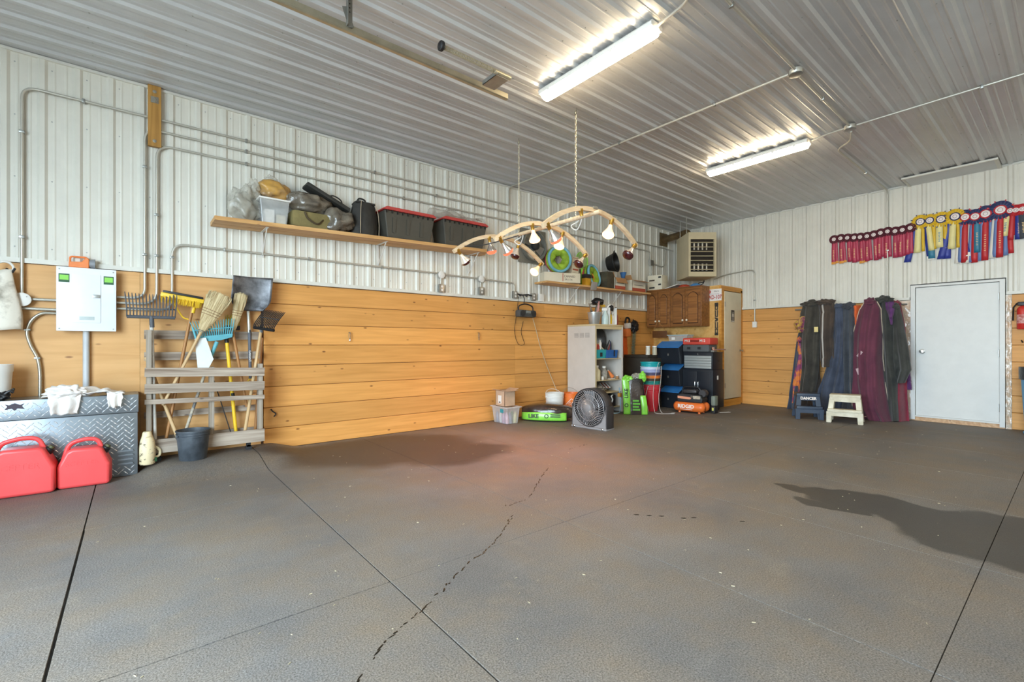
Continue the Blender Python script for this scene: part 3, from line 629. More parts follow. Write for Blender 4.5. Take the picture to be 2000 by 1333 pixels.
# ---------------------------------------------------------------- red fuel cans
M_red = mat('fuel_red', '#ec5252', .33, var=.1, vs=3)
def fuel_can(w, d_, h, loc, lb, rz=0.):
    t = thing('fuel_can', lb, 'fuel can', loc, rz, 'red fuel cans')
    hb = h*.83
    prof = [(-w/2+.012, 0), (w/2-.012, 0), (w/2, .02), (w/2, hb*.56), (w*.34, hb*.97), (w*.26, hb), (-w*.22, hb), (-w*.34, hb*.93), (-w/2, hb*.56), (-w/2, .02)]
    B().prism(prof, -d_/2, d_/2, 'y').obj('body', M_red, t, bevel=min(.04, d_*.22))
    t.children[0].modifiers[0].segments = 4
    for p in t.children[0].data.polygons: p.use_smooth = True
    B().tube(bend([(-w*.42, 0, hb*.62), (-w*.30, 0, h*.93), (w*.02, 0, h), (w*.24, 0, h*.97), (w*.40, 0, hb*.66)], .05), .016, 10, flat=1.2).obj('handle', M_red, t, smooth=80)
    c = T(w*.36, 0, hb*.86) @ rot(0, .62)
    cp = B().at(c).lathe([(.032, -.03), (.032, .03), (.026, .034)], 16).obj('cap', M_black, t); B().at(c).lathe([(.02, .0345), (.02, .05), (.014, .053)], 12).obj('spout', mat('spout_olive', '#5b5b3a', .5), cp)
    text('SCEPTER', w*.16, 'embossed_text', M_red, t, T(-.01, -d_/2-.0005, hb*.62) @ FY, .0015)
    return t
fuel_can(.33, .17, .385, (-.312, 5.285, .002), 'smaller red fuel can with black cap, standing in front of the tool box', -.06)
fuel_can(.40, .19, .44, (-.68, 5.265, .002), 'larger red fuel can cut by the left edge of the picture', -.04)
# cream jug
t = thing('jug', 'stained cream plastic jug between the tool box and the pallet', 'jug', (.098, 5.44, .076), .3)
M_jug = mat('stained_cream', '#e6d5ad', .55, var=.5, vs=26, col2='#4b3c2c', thresh=(.36, .43))
B().lathe([(.052, 0), (.062, .012), (.064, .15), (.055, .215), (.04, .26), (.034, .29), (.028, .30)], 20).obj('body', M_jug, t)
B().tube(bend([(.05, 0, .05), (.1, 0, .06), (.1, 0, .12), (.06, 0, .15)], .03), .012, 8).obj('handle', M_jug, t); B().at(T(0, -.03, .235) @ rot(-.9)).lathe([(.03, 0), (.03, .03), (.024, .03), (.024, .005)], 16, cap1=False).obj('mouth', M_jug, t)
B().box(.03, .062, -.045, -.03, .02, .06, c=.004).obj('label', M_ldk, t)
# black bucket
def bucket(name, loc, r0, r1, h, m, lb, handle=None, rim=.006, cat='bucket', group=None, bail=True, hook=0., ribs=(.88, .8), bail_ang=1.2):
    t = thing(name, lb, cat, loc, hook, group)
    prof = [(r0*.96, 0), (r0, .006)]
    for k in sorted(ribs): rr = r0+(r1-r0)*k; prof += [(rr, h*k-.006), (rr+rim, h*k-.004), (rr+rim, h*k+.004), (rr, h*k+.006)]
    prof += [(r1, h-.014), (r1+rim, h-.012), (r1+rim, h), (r1-.004, h), (r0-.006, .012), (.001, .012)]
    B().lathe(prof, 32, cap1=False).obj('pail', m, t)
    if bail:
        R = r1+.004; zb = h*.86; a = bail_ang
        B().tube([(R*math.cos(q), R*math.sin(q)*math.cos(a), zb+R*math.sin(q)*math.sin(a)) for q in [PI*i/20 for i in range(21)]], .003, 6).obj('bail', handle or M_galv, t)
        for sx in (-1, 1): B().box(sx*R-.008, sx*R+.008, -.014, .014, zb-.016, zb+.01, c=.004).obj('bail_ear', m, t)
    return t
M_bb = mat('black_bucket', '#30353b', .5, var=.4, vs=5, col2='#5d646b')
bucket('rubber_bucket', (.448, 5.425, .072), .112, .137, .285, M_bb, 'black bucket standing in front of the pallet tool rack', bail_ang=-.5, hook=.4)
# ---------------------------------------------------------------- pallet used as tool rack
M_pal = wood('weathered_pallet', '#b3a595', '#7d6c5d', knot='#54453a', ring=18., rough=.8); M_pal2 = wood('weathered_stringer', '#a99f92', '#857663', knot='#54453a', ring=18., rough=.8)
t = thing('pallet', 'grey weathered pallet stood on edge as a tool rack', 'pallet', (.58, 5.5, .155))
def board(l, w, th, c, m, parent, name='slat', ry=0.):
    s = B().box(-l/2, l/2, -th/2, th/2, -w/2, w/2); o = s.obj(name, m, parent, smooth=None); o.location = c; o.rotation_euler = (0, ry, 0); o.modifiers.clear(); return o
for z, w, tl in ((.75, .085, -.03), (.60, .09, -.02), (.478, .045, -.02), (.065, .13, -.0)): board(1.0, w, .02, (0, -.01, z), M_pal, t, 'slat', -tl)
for z, w in ((1.12, .085), (.91, .08), (.34, .06), (.08, .1)): board(1.0, w, .02, (0, .19, z), M_pal, t)
for x, h, dz in ((-.468, 1.16, 0), (.03, .8, 0), (.468, .82, 0)): board(h, .04, .088, (x, .048, h/2), M_pal2, t, 'stringer', PI/2)
for x in (-.4, .36): B().cyl((x, .03, -.06), (x, .06, -.06), .03, 12).box(x-.02, x+.02, .03, .06, -.05, -.002).obj('caster', M_dk, t)
# ---------------------------------------------------------------- hand tools
M_ash = wood('ash_handle', '#d9b98c', '#bf9a68', knots=False, ring=30.); M_ash2 = wood('dark_handle', '#b98550', '#93602f', knots=False, ring=30.)
M_whh = mat('white_handle', '#cfccc4', .5, var=.2, vs=10); M_yel = mat('tool_yellow', '#f2c62f', .45, var=.1); M_grey = mat('fork_grey', '#55585e', .5, var=.1); M_teal = mat('rake_teal', '#5fa9b5', .45, var=.1)
def tool(name, label, cat, a): return thing(name, label, cat, a, group='tools in the pallet rack')
def pole(t, a, b_, r, m, name='handle', n=10):
    a = Vector(a); b_ = Vector(b_); o = t.location
    s = B(); L_ = (b_-a).length; s.cyl((0, 0, 0), (L_, 0, 0), r, n); ob = s.obj(name, m, t, smooth=60)
    ob.location = a-o; ob.rotation_euler = (b_-a).to_track_quat('X', 'Z').to_euler(); return ob
def fork_head(t, c, w, tl, m, rz, rx, n=16, depth=.13):
    """stall fork: bar with curved tines, basket opening towards the room"""
    h = B().tube([(-w/2, 0, 0), (w/2, 0, 0)], .015, 8).obj('crossbar', m, t); h.location = Vector(c)-t.location; h.rotation_euler = (rx, 0, rz)
    for k in range(n):
        x = -w/2+w*k/(n-1); e = abs(2*k/(n-1)-1)**4
        o = B().tube(curve([(x, 0, 0), (x*1.01, -.03-.03*e, .06), (x*1.04, -.02-.05*e, .13), (x*1.08, .03-.06*e, tl)], 3), [.0055]*9+[.003], 5).obj('tine', m, h)
    c_ = B().tube([(-w/2*1.02, -.035, .075), (0, -.03, .075), (w/2*1.02, -.035, .075)], .006, 6).obj('tine_brace', m, h)
    return h
Y1 = 5.545
# grey stall fork
t = tool('stall_fork', 'grey plastic stall fork with white handle, left end of the rack', 'fork', wy(300, 870, Y1)); fork_head(t, wy(296, 620, Y1), .36, .225, M_grey, .03, -.1)
pole(t, wy(296, 636, Y1), wy(303, 868, Y1), .016, M_whh); pole(t, wy(296, 618, Y1), wy(297, 640, Y1), .019, M_grey, 'socket')
# loose handle
t = tool('wooden_handle', 'loose tan wooden handle leaning across the lower left of the rack', 'handle', wy(345, 862, 5.56)); pole(t, wy(285, 698, 5.62), wy(347, 855, 5.56), .016, M_ash)
# push broom with yellow bristles
t = tool('push_broom', 'push broom with yellow and black bristles, head up in the rack', 'broom', wy(326, 855, 5.6)); a, b_ = wy(314, 577, 5.62), wy(398, 592, 5.58); d_ = b_-a
blk = B().box(0, d_.length, -.035, .03, -.01, .03, c=.006).obj('broom_block', M_yel, t); blk.location = a-t.location; blk.rotation_euler = d_.to_track_quat('X', 'Z').to_euler()
B().box(.012, d_.length-.01, -.05, .02, .0305, .052, c=.008).obj('black_bristles', M_black, blk)
s = B(); rr = random.Random(3)
for k in range(150): x = rr.uniform(.005, d_.length-.005); y = rr.uniform(-.04, .02); s.tube([(x, y, 0), (x+rr.uniform(-.008, .008), y-.02, -.05-rr.uniform(0, .02))], [.004, .002], 4)
o = s.obj('yellow_bristles', M_yel, blk); o['kind'] = 'stuff'
pole(t, wy(376, 600, 5.6), wy(325, 856, 5.6), .0145, M_ash2); pole(t, wy(379, 600, 5.6), wy(376, 612, 5.6), .019, M_yel, 'socket')
B().tube([p-t.location for p in bend([wy(340, 594, 5.6), wy(358, 622, 5.6), wy(372, 625, 5.6)], .05)], .007, 6).obj('brace', M_yel, t)
# corn brooms
def corn_broom(lb, top, neck, foot, wt, th, Yc, mh, seed):
    top, neck, foot = wy(*top, Yc), wy(*neck, Yc), wy(*foot, Yc+.03)
    t = tool('corn_broom', lb, 'broom', foot); pole(t, neck+Vector((0, .0, 0)), foot, .014, mh)
    d_ = top-neck; L_ = d_.length; fr = B(); rr = random.Random(seed)
    def f(u, v):
        w = wt*(.16+.84*min(1, (v*1.15))**.75)*(1 if v < .93 else 1-.5*(v-.93)/.07*.3); a = 2*PI*u
        k = 1+.035*math.sin(u*60+seed)+.02*math.sin(v*30+u*20)
        return (L_*(v-.08*(abs(math.cos(a))**3)*(v > .9)), math.sin(a)*th*(.35+.65*v)*k, math.cos(a)*w/2*k)
    fr.sheet(f, 60, 16, True)
    M_corn = mat('corn_straw', '#dccaa0', .85, var=.35, vs=6, col2='#9c8358', stretch=(.6, 12, 12), bump=.6, bs=8)
    o = fr.obj('straw', M_corn, t, smooth=60); o.location = neck-t.location
    ax = d_.normalized(); az = ax.cross(Vector((0, 1, 0))).normalized(); ay = az.cross(ax)
    o.rotation_euler = Matrix((ax, ay, az)).transposed().to_euler()
    s = B()
    for k in range(170):
        a = rr.uniform(-.5, .5); y = rr.uniform(-th, th)*.8; z = a*wt*.95
        s.tube([(L_*.8, y, z*.97), (L_*(1.0+rr.uniform(-.01, .05)-abs(a)**2*.25), y+rr.uniform(-.01, .01), z*1.03)], [.0028, .0012], 3)
    q = s.obj('straw_ends', M_corn, o, smooth=None); q['kind'] = 'stuff'
    for v in (.44, .5, .56):
        B().tube([tuple(x*(1.03 if i else 1) for i, x in enumerate(f(j/30, v))) for j in range(30)], .0028, 4, closed=True).obj('stitching', mat('twine', '#8c6a4c', .8, var=0), o)
    for v in (.02, .05): B().tube([tuple(x*1.06 if i else x for i, x in enumerate(f(j/24, v))) for j in range(24)], .004, 4, closed=True).obj('wire_binding', M_galv, o)
    return t
corn_broom('corn broom with wide pale straw head, front one', (432, 575), (392, 650), (318, 792), .22, .035, 5.50, M_ash, 1)
corn_broom('narrower corn broom tucked behind, with red-brown handle', (472, 575), (455, 650), (482, 795), .125, .03, 5.585, M_ash2, 5)
# teal fork
t = tool('manure_fork', 'teal plastic stall fork behind the corn broom', 'fork', wy(360, 845, 5.60)); hc = wy(420, 662, 5.56)
h = B().prism([(-.16, .035), (-.15, 0), (-.05, -.02), (.05, -.02), (.15, 0), (.16, .035)], -.012, .012, 'y').obj('head_base', M_teal, t, smooth=None); h.location = hc-t.location; h.rotation_euler = (0, -.12, 0)
for k in range(17):
    x = -.15+.3*k/16; B().tube([(x, 0, .03), (x*1.12, -.03, .1), (x*1.28, -.01, .19)], [.006, .0055, .003], 5).obj('tine', M_teal, h)
B().tube([(-.17, -.03, .1), (.17, -.03, .1)], .006, 6).obj('tine_brace', M_teal, h)
pole(t, wy(424, 668, 5.57), wy(408, 705, 5.575), .019, M_teal, 'socket'); pole(t, wy(410, 700, 5.575), wy(360, 850, 5.60), .014, mat('scuffed_grey_handle', '#6d6f72', .6, var=.5, col2='#b9ad98', vs=12, thresh=(.45, .6)))
# white plastic scoop blade
t = tool('scoop', 'pale plastic scoop blade hanging among the handles', 'scoop', wy(398, 722, 5.53))
q = [wy(*p, 5.53)-t.location for p in ((380, 662), (402, 660), (417, 702), (406, 722), (386, 720))]
B().prism([(p.x, p.z) for p in q], -.004, .004, 'y').obj('blade', mat('pale_plastic', '#dfe3e2', .4, var=.06), t, smooth=None); pole(t, wy(385, 668, 5.535), wy(376, 640, 5.54), .01, M_teal, 'stem')
# yellow-handled tool
t = tool('yellow_fork', 'yellow fibreglass handled fork with black socket', 'fork', wy(461, 848, 5.63)); pole(t, wy(443, 668, 5.63), wy(461, 846, 5.63), .017, M_yel); pole(t, wy(441, 645, 5.63), wy(443, 670, 5.63), .02, M_black, 'socket'); pole(t, wy(454, 768, 5.628), wy(456, 782, 5.628), .0195, M_black, 'grip_band')
hy = wy(458, 640, 5.655)
blk = B().box(-.07, .07, -.015, .015, -.05, .0, c=.006).obj('brush_block', M_black, t); blk.location = hy-t.location+Vector((-.02, 0, .02))
s = B(); rr = random.Random(9)
for k in range(60): x = rr.uniform(-.06, .07); s.tube([(x, 0, 0), (x+rr.uniform(-.01, .02), rr.uniform(-.012, .012), .1+rr.uniform(-.02, .02))], [.004, .002], 4)
o = s.obj('bristles', mat('bristle_olive', '#b2992f', .6), blk); o['kind'] = 'stuff'
# grain shovel
t = tool('grain_shovel', 'scuffed grey metal grain shovel with blade up', 'shovel', wy(488, 770, 5.66)); M_blade = mat('scuffed_steel', '#85868a', .45, .6, var=.8, vs=3.5, col2='#3a3a3c', thresh=(.38, .6))
c0, c1 = wy(487, 608, 5.66), wy(493, 542, 5.645); hh = (c1-c0).length
def bl(u, v):
    w = .19*(1 if v > .35 else .62+.38*math.sin(PI/2*v/.35)); x = (u-.5)*2*w
    return (x+.03*v, -.02-.05*(abs(u-.5)*2)**2.2*(1-.15*v)+.05*(1-v)**2*.3, hh*v)
o = B().sheet(bl, 19, 16).obj('blade', M_blade, t, smooth=70, solid=.003); o.location = c0-t.location
pole(t, wy(484, 598, 5.675), wy(487, 650, 5.675), .016, M_conduit, 'ferrule'); pole(t, wy(487, 645, 5.675), wy(489, 740, 5.675), .016, mat('slate_handle', '#5b5e66', .5))
text('GARANT', .03, 'brand_text', M_white, t, T(*(wy(488, 696, 5.658)-t.location)) @ FY @ Matrix.Rotation(-PI/2, 4, 'Z'), .0008)
g0 = wy(489, 738, 5.675)-t.location
B().tube([g0+Vector(p) for p in ((0, 0, 0), (-.045, 0, -.07), (-.045, 0, -.11), (.045, 0, -.11), (.045, 0, -.07), (0, 0, 0))], .009, 8).obj('d_grip', M_yel, t)
# black stall fork on the right, seen from its side
t = tool('black_stall_fork', 'black stall fork with wooden handle, right end of the rack', 'fork', wy(478, 848, 5.57)); pole(t, wy(510, 645, 5.55), wy(478, 846, 5.57), .016, M_ash); pole(t, wy(511, 636, 5.55), wy(510, 650, 5.55), .018, M_grey, 'socket')
A_, B_ = wy(496, 640, 5.60)-t.location, wy(535, 646, 5.40)-t.location; dT = wy(557, 612, 5.40)-wy(535, 646, 5.40)
cb = B().tube([A_, B_], .016, 8).obj('crossbar', M_black, t)
for k in range(14):
    p = A_.lerp(B_, k/13); B().tube(curve([p, p+Vector((.0, -.02, .035)), p+dT*.5+Vector((0, -.01, .03)), p+dT+Vector((0, 0, .01))], 3), [.006]*9+[.003], 5).obj('tine', M_black, cb)
B().tube([A_+dT*.45+Vector((0, -.01, .03)), B_+dT*.45+Vector((0, -.01, .03))], .005, 6).obj('tine_brace', M_grey, cb)
t = tool('hoe_handle', 'second pale handle behind the black stall fork', 'handle', wy(498, 845, 5.64)); pole(t, wy(512, 660, 5.64), wy(498, 842, 5.64), .013, M_ash2)
t = tool('thin_rod', 'thin dark rod leaning inside the pallet', 'rod', wy(450, 847, 5.585)); pole(t, wy(415, 735, 5.57), wy(451, 846, 5.585), .005, M_dk, 'rod')
# ================================================================ LONG SHELF AND WHAT LIES ON IT
M_shelf = wood('shelf_fir', '#d9ad74', '#bd8a4f', ring=10.); M_brk = mat('white_bracket', '#dedcd6', .4, .1, var=.05)
def bracket(parent, x, dep, h, name='bracket'):
    b_ = B().box(x-.014, x+.014, -.004, 0, -h, -.003).box(x-.014, x+.014, -dep, 0, -.006, -.001); b_.tube([(x, -.004, -h+.02), (x, -dep+.03, -.008)], .006, 6); return b_.obj(name, M_brk, parent, smooth=None)
TILT = .029
def zs(x): return 2.452+(x-.62)*TILT
sh = thing('wall_shelf', 'long timber shelf on white brackets holding bags and totes', 'shelf', (.62, LW-.022, zs(.62)), ry=-TILT)
for k, (y0, y1) in enumerate(((-.165, -.003), (-.345, -.170))): o = B().box(0, 3.42-.05*k, y0, y1, -.04, 0).obj('plank', M_shelf, sh, smooth=None)
for x in (.48, 1.82, 3.22):
    o = bracket(sh, x, .29, .28); o.location = (0, -.001, -.04)
def film(name, col, alpha, rough=.15, **k): return mat(name, col, rough, var=k.pop('var', .15), alpha=alpha, coat=.6, **k)
M_clear = film('clear_film', '#cfcabb', .42, bump=.9, bs=9, vs=5); M_cltote = film('clear_tote', '#dfe2e2', .38, .2); M_tbag = film('grey_trash_film', '#57514a', .95, .16, bump=.9, bs=14, vs=7, var=.5, col2='#857b6b')
M_org = mat('orange_print_bag', '#c99a4c', .3, var=.6, vs=7, col2='#7c6a5a', bump=.5, bs=10); M_oliv = mat('olive_canvas', '#8a7d50', .85, var=.25, vs=4, bump=.2, bs=30); M_bkf = mat('black_nylon', '#35332f', .7, var=.3, vs=5, bump=.25, bs=14)
def on(x, y=5.57): return (x, y, zs(x)+.002)
t = thing('plastic_bag', 'crumpled clear plastic bag at the left end of the long shelf', 'bag', on(.905, 5.58)); B().blob((0, 0, .19), (.135, .13, .19), 1, .5, 1.8, flatbase=.95, amp2=.12).obj('bag', M_clear, t, smooth=80); B().blob((.09, -.02, .37), (.06, .05, .09), 4, .6, 2.2).obj('tied_top', M_clear, t, smooth=80); B().blob((0, .02, .17), (.1, .08, .14), 9, .4, 2.).obj('bundled_contents', mat('beige_cloth', '#9a978c', .9, var=.3), t, smooth=80)
def tote(t, w, d_, h, k, m, lipm=None, lip=.014, hollow=False):
    s = B().taper(-w/2, w/2, -d_/2, d_/2, 0, h, k); o = s.obj('tub', m, t, smooth=None, bevel=.01)
    B().box(-w/2-lip, w/2+lip, -d_/2-lip, d_/2+lip, h-.001, h+.018, c=.006).obj('rim', lipm or m, t)
    return o
t = thing('clear_tote', 'clear plastic tote with folded white papers, on the long shelf', 'tote', on(1.17, 5.56)); tote(t, .29, .27, .25, .84, M_cltote, M_white, .01)
B().box(-.09, .0, -.1, .1, .012, .15).obj('folded_paper', M_white, t); B().at(rot(0, .0, .2)).box(.01, .1, -.1, .08, .012, .11).obj('folded_paper', mat('cream_card', '#ded8c4', .7), t)
t = thing('snack_bag', 'orange printed plastic bag piled on the clear tote', 'bag', (1.19, 5.58, zs(1.17)+.272)); B().blob((0, 0, .11), (.15, .12, .12), 12, .35, 2., flatbase=.9).obj('bag', M_org, t, smooth=80); B().blob((-.02, .0, .21), (.075, .06, .06), 5, .5, 2.).obj('gathered_top', M_clear, t, smooth=80)
t = thing('canvas_duffel', 'olive canvas duffel bag lying on the long shelf', 'bag', on(1.55, 5.575)); B().box(-.21, .21, -.14, .14, 0, .19, c=.05).obj('body', M_oliv, t); B().tube(curve([(-.08, -.145, .17), (-.05, -.155, .1), (.05, -.16, .05), (.12, -.15, .11)], 6), .012, 6, flat=.35).obj('strap', mat('strap_brown', '#4a3d28', .8), t)
t = thing('trash_bag', 'shiny grey trash bag lying on the olive duffel', 'bag', (1.52, 5.57, zs(1.52)+.195)); B().blob((0, 0, .115), (.24, .13, .12), 21, .3, 1.9, flatbase=.92, amp2=.1).obj('bag', M_tbag, t, smooth=80); B().blob((-.2, -.02, .12), (.06, .05, .07), 3, .5, 2.2).obj('tied_top', M_tbag, t, smooth=80)
t = thing('garment_bag', 'black folded garment bag lying across the trash bags', 'bag', (1.75, 5.60, zs(1.75)+.385), ry=.42); B().box(-.27, .27, -.1, .1, 0, .05, c=.022).obj('body', M_bkf, t); B().tube(curve([(-.0, -.05, .05), (.05, -.05, .085), (.13, -.05, .085), (.17, -.05, .05)], 5), .008, 6).obj('handle', M_black, t)
t = thing('trash_bag', 'shiny grey trash bag slumped over the shelf edge beside the black duffel', 'bag', on(1.86, 5.535)); B().blob((0, 0, .135), (.19, .155, .145), 33, .32, 1.9, flatbase=.93, amp2=.1).obj('bag', M_tbag, t, smooth=80)
t = thing('sports_bag', 'black nylon bag with pale piping standing on the long shelf', 'bag', on(2.19, 5.56)); B().sheet(lambda u, v: ((.17*(1-.22*v**2)*math.cos(2*PI*u))*(1+.05*math.sin(u*12+v*4)), (.14*(1-.35*v)*math.sin(2*PI*u)), .40*v+.02*math.sin(4*PI*u)*v), 36, 14, True).box(-.12, .12, -.09, .09, .385, .41, c=.012).obj('body', M_bkf, t, smooth=70)
for x in (-.085, .125): B().tube(curve([(x*.8, -.1, .41), (x, -.125, .3), (x*1.1, -.138, .15), (x*1.1, -.135, .01)], 5), .004, 5).obj('piping', mat('pale_piping', '#b9a78d', .6), t)
B().tube(curve([(-.09, 0, .4), (-.07, -.03, .45), (.0, -.03, .44), (.02, 0, .4)], 5), .011, 6).obj('handle', M_bkf, t)
M_ttub = mat('tote_black', '#4d4a42', .5, var=.12); M_tlid = mat('tote_red_lid', '#b9423e', .45, var=.08)
def redtote(x, w, lb):
    t = thing('storage_tote', lb, 'tote', on(x, 5.575), group='black totes with red lids')
    b_ = B().taper(-w/2, w/2, -.17, .17, 0, .33, .86, .84).obj('tub', M_ttub, t, smooth=None, bevel=.012)
    l_ = B().prism([(-w/2-.02, .345), (-w/2+.03, .372), (w/2-.03, .372), (w/2+.02, .345), (w/2+.02, .331), (-w/2-.02, .331)], -.19, .19, 'y').obj('lid', M_tlid, t, smooth=None, bevel=.005)
    for k in range(3):
        xx = -w*.27+w*.27*k; B().hexa([(xx-.05, -.158, .06), (xx-.01, -.158, .06), (xx-.01, -.152, .06), (xx-.05, -.152, .06), (xx-.05, -.174, .25), (xx-.005, -.174, .25), (xx-.005, -.165, .25), (xx-.05, -.165, .25)]).obj('moulded_rib', M_ttub, b_, smooth=None)
    for k in range(10): B().box(-w/2+.03+k*(w-.06)/9-.006, -w/2+.03+k*(w-.06)/9+.006, -.186, -.165, .295, .331).obj('rim_rib', M_black, b_, smooth=None)
    return t
redtote(2.74, .70, 'black storage tote with red lid beside the black nylon bag'); redtote(3.58, .72, 'black storage tote with red lid at the right end of the shelf')
t = thing('plastic_cover', 'clear plastic sheet draped over the right-hand red lid', 'plastic sheet', (3.55, 5.62, zs(3.55)+.378))
B().sheet(lambda u, v: (-.42+.85*u, -.2+.32*v-.03*math.sin(u*5), .02+.1*abs(noise.noise(Vector((u*3.1, v*2.2, 5))))+.1*math.sin(PI*v)*(1-.4*u)), 30, 14).obj('sheet', film('clear_cover', '#d8d6c8', .5, .12, bump=.8, bs=8), t, smooth=80)
# ================================================================ SHORT SHELF
s2 = thing('wall_shelf', 'short timber shelf on white brackets over the grey locker', 'shelf', (5.16, LW-.022, 2.215))
B().box(0, 2.87, -.30, -.003, -.03, 0).obj('board', M_shelf, s2, smooth=None)
for x in (.82, 2.0): o = bracket(s2, x, .26, .26); o.location = (0, -.001, -.03)
Z2 = 2.217
M_card = mat('printed_carton', '#e4dcc6', .7, var=.06); M_kraft = mat('kraft_card', '#b98a5c', .75, var=.12); M_ink = mat('carton_ink', '#4a3b30', .6, var=0); M_inkr = mat('carton_red_ink', '#b2543d', .6, var=0)
t = thing('flat_carton', 'flat white printed carton at the left end of the short shelf', 'box', (5.60, 5.56, Z2), -.35)
B().box(-.36, .3, -.14, .13, 0, .16, c=.003).obj('carton', M_card, t); B().box(-.03, -.018, -.1412, -.1402, .02, .15).obj('red_stripe', M_inkr, t)
text('CANNED', .05, 'print', M_ink, t, T(.10, -.1405, .1) @ FY, .0004); text('24 x 156', .04, 'print', M_ink, t, T(.08, -.1405, .05) @ FY, .0004)
M_gfab = mat('lime_fabric', '#9dbf3c', .7, var=.35, vs=7, bump=.3, bs=8); M_bfab = mat('sky_fabric', '#7fbfd6', .6, var=.15, bump=.2, bs=12); M_rfab = mat('coral_fabric', '#cf5457', .6, var=.2)
def sling(c, rad, lb, rz, ry=0., rx=0., z=0.):
    t = thing('pop_up_tunnel', lb, 'pop-up tunnel', c, rz, rx=rx, ry=ry)
    for k, (m, dy, r) in enumerate(((M_bfab, -.06, rad), (M_gfab, .0, rad*1.01), (M_rfab, .055, rad*.97))):
        B().tube([(r*math.cos(a), dy, rad+r*math.sin(a)) for a in [2*PI*i/36 for i in range(36)]], .024, 8, closed=True).obj('ring', m, t, smooth=80)
    B().sheet(lambda u, v: ((rad*(.97-.66*v))*math.cos(2*PI*u)*(1+.2*v*math.sin(u*23)), -.05-.02*math.sin(PI*v)+.05*v*v+.025*math.sin(u*31+v*5)*v, rad+(rad*(.97-.66*v))*math.sin(2*PI*u)*(1+.12*v*math.sin(u*17))), 60, 8, True).obj('folded_fabric', M_gfab, t, smooth=60, solid=.004)
    return t
sling((5.56, 5.58, Z2+.195), .205, 'folded lime and blue pop-up tunnel standing on the flat carton', -.3)
sling((6.42, 5.55, Z2+.008), .19, 'folded lime and blue pop-up tunnel leaning on the short shelf', .2, rx=-.22)
t = thing('net_scoop', 'lime green mesh net standing behind the leaning tunnel', 'net', (6.22, 5.64, Z2)); B().tube([(.15*math.cos(a), 0, .47+.15*math.sin(a)) for a in [2*PI*i/28 for i in range(28)]], .008, 6, closed=True).obj('hoop', mat('lime_plastic', '#8fd63f', .5), t); B().tube([(0, .0, .32), (0, 0, .0)], .02, 8).obj('handle', 'lime_plastic', t)
B().at(T(0, .01, .47) @ rot(PI/2)).lathe([(.147, 0), (.001, .03)], 28, cap0=False, cap1=False).obj('net', film('lime_net', '#9ad84a', .55), t)
for k, (h, w) in enumerate(((.12, .2), (.1, .2), (.13, .19), (.1, .18), (.05, .19))): 
    z = Z2+sum((.12, .1, .13, .1, .05)[:k]); t = thing('small_carton', ('lowest', 'second', 'third', 'fourth', 'topmost')[k]+' cream carton of the stack behind the round tunnel', 'box', (5.98, 5.65, z+.001*k), .04*k, 'stacked cream cartons'); B().box(-w/2, w/2, -.07, .07, 0, h, c=.003).obj('carton', M_card, t); B().box(-w/2+.02, w/2-.02, -.0712, -.0702, h*.3, h*.5).obj('print', M_ink if k % 2 else M_inkr, t)
t = thing('yellow_box', 'yellow box with dark lid beside the leaning tunnel', 'box', (6.18, 5.50, Z2)); B().box(-.07, .07, -.045, .045, 0, .13, c=.004).obj('box', mat('deep_yellow', '#dca52c', .5), t); B().box(-.072, .072, -.047, .047, .131, .2, c=.004).obj('lid', M_dk, t)
t = thing('grey_pouch', 'grey plastic pouch hanging over the short shelf edge', 'pouch', (6.30, 5.43, Z2-.05), rx=.2); B().box(-.09, .07, -.0035, .0035, -.02, .12, c=.003).obj('pouch', film('grey_film', '#a9a4a0', .9), t); B().tube(curve([(-.03, 0, .12), (-.05, .0, .2), (-.08, .03, .26)], 5), .006, 6).obj('orange_cord', mat('safety_orange', '#ee7a2c', .5), t)
t = thing('black_planter', 'tapered dark carton beside the leaning tunnel', 'box', (6.78, 5.56, Z2)); B().box(-.11, .09, -.12, .12, 0, .3, c=.004).obj('carton', mat('dark_carton', '#57503f', .8, var=.4), t)
def open_carton(lb, x, w, h, flap, rz=0.):
    t = thing('open_carton', lb, 'box', (x, 5.55, Z2), rz, 'open cartons on the short shelf'); s = B(); d_ = .24; k = .006
    s.box(-w/2, w/2, -d_/2, -d_/2+k, 0, h).box(-w/2, w/2, d_/2-k, d_/2, 0, h).box(-w/2, -w/2+k, -d_/2, d_/2, 0, h).box(w/2-k, w/2, -d_/2, d_/2, 0, h).box(-w/2, w/2, -d_/2, d_/2, 0, k); s.obj('carton', M_card, t, smooth=None)
    B().box(-w/2, w/2, -d_/2-.0012, -d_/2-.0002, .0, .06).obj('red_band', M_inkr, t, smooth=None); B().box(-w*.36, w*.36, -d_/2-.0012, -d_/2-.0002, .11, .12).obj('print', M_ink, t, smooth=None)
    fl_ = B().box(-w/2, w/2, -.002, .002, 0, .12).obj('flap', M_kraft, t, smooth=None); fl_.location = (0, -d_/2, h); fl_.rotation_euler = (flap, 0, 0)
    f2 = B().box(-.002, .002, -d_/2, d_/2, 0, .1).obj('flap', M_kraft, t, smooth=None); f2.location = (-w/2, 0, h); f2.rotation_euler = (0, -.5, 0)
    return t
open_carton('open white carton under the black pan on the short shelf', 7.04, .3, .21, 2.6); open_carton('open white carton at the right end of the short shelf', 7.62, .42, .21, 1.9)
pc = wy(1196, 514, 5.56); t = thing('feed_pan', 'black rubber feed pan leaning upright behind the open carton', 'pan', (pc.x, pc.y, Z2+.2))
B().at(T(0, 0, pc.z-Z2-.2) @ Vector((.34, -.93, .12)).to_track_quat('Z', 'Y').to_matrix().to_4x4()).lathe([(.13, -.09), (.18, .06), (.19, .065), (.19, .078), (.175, .078), (.125, -.075), (.001, -.075)], 28, cap1=False).obj('pan', mat('black_rubber', '#242424', .45, var=.3), t)
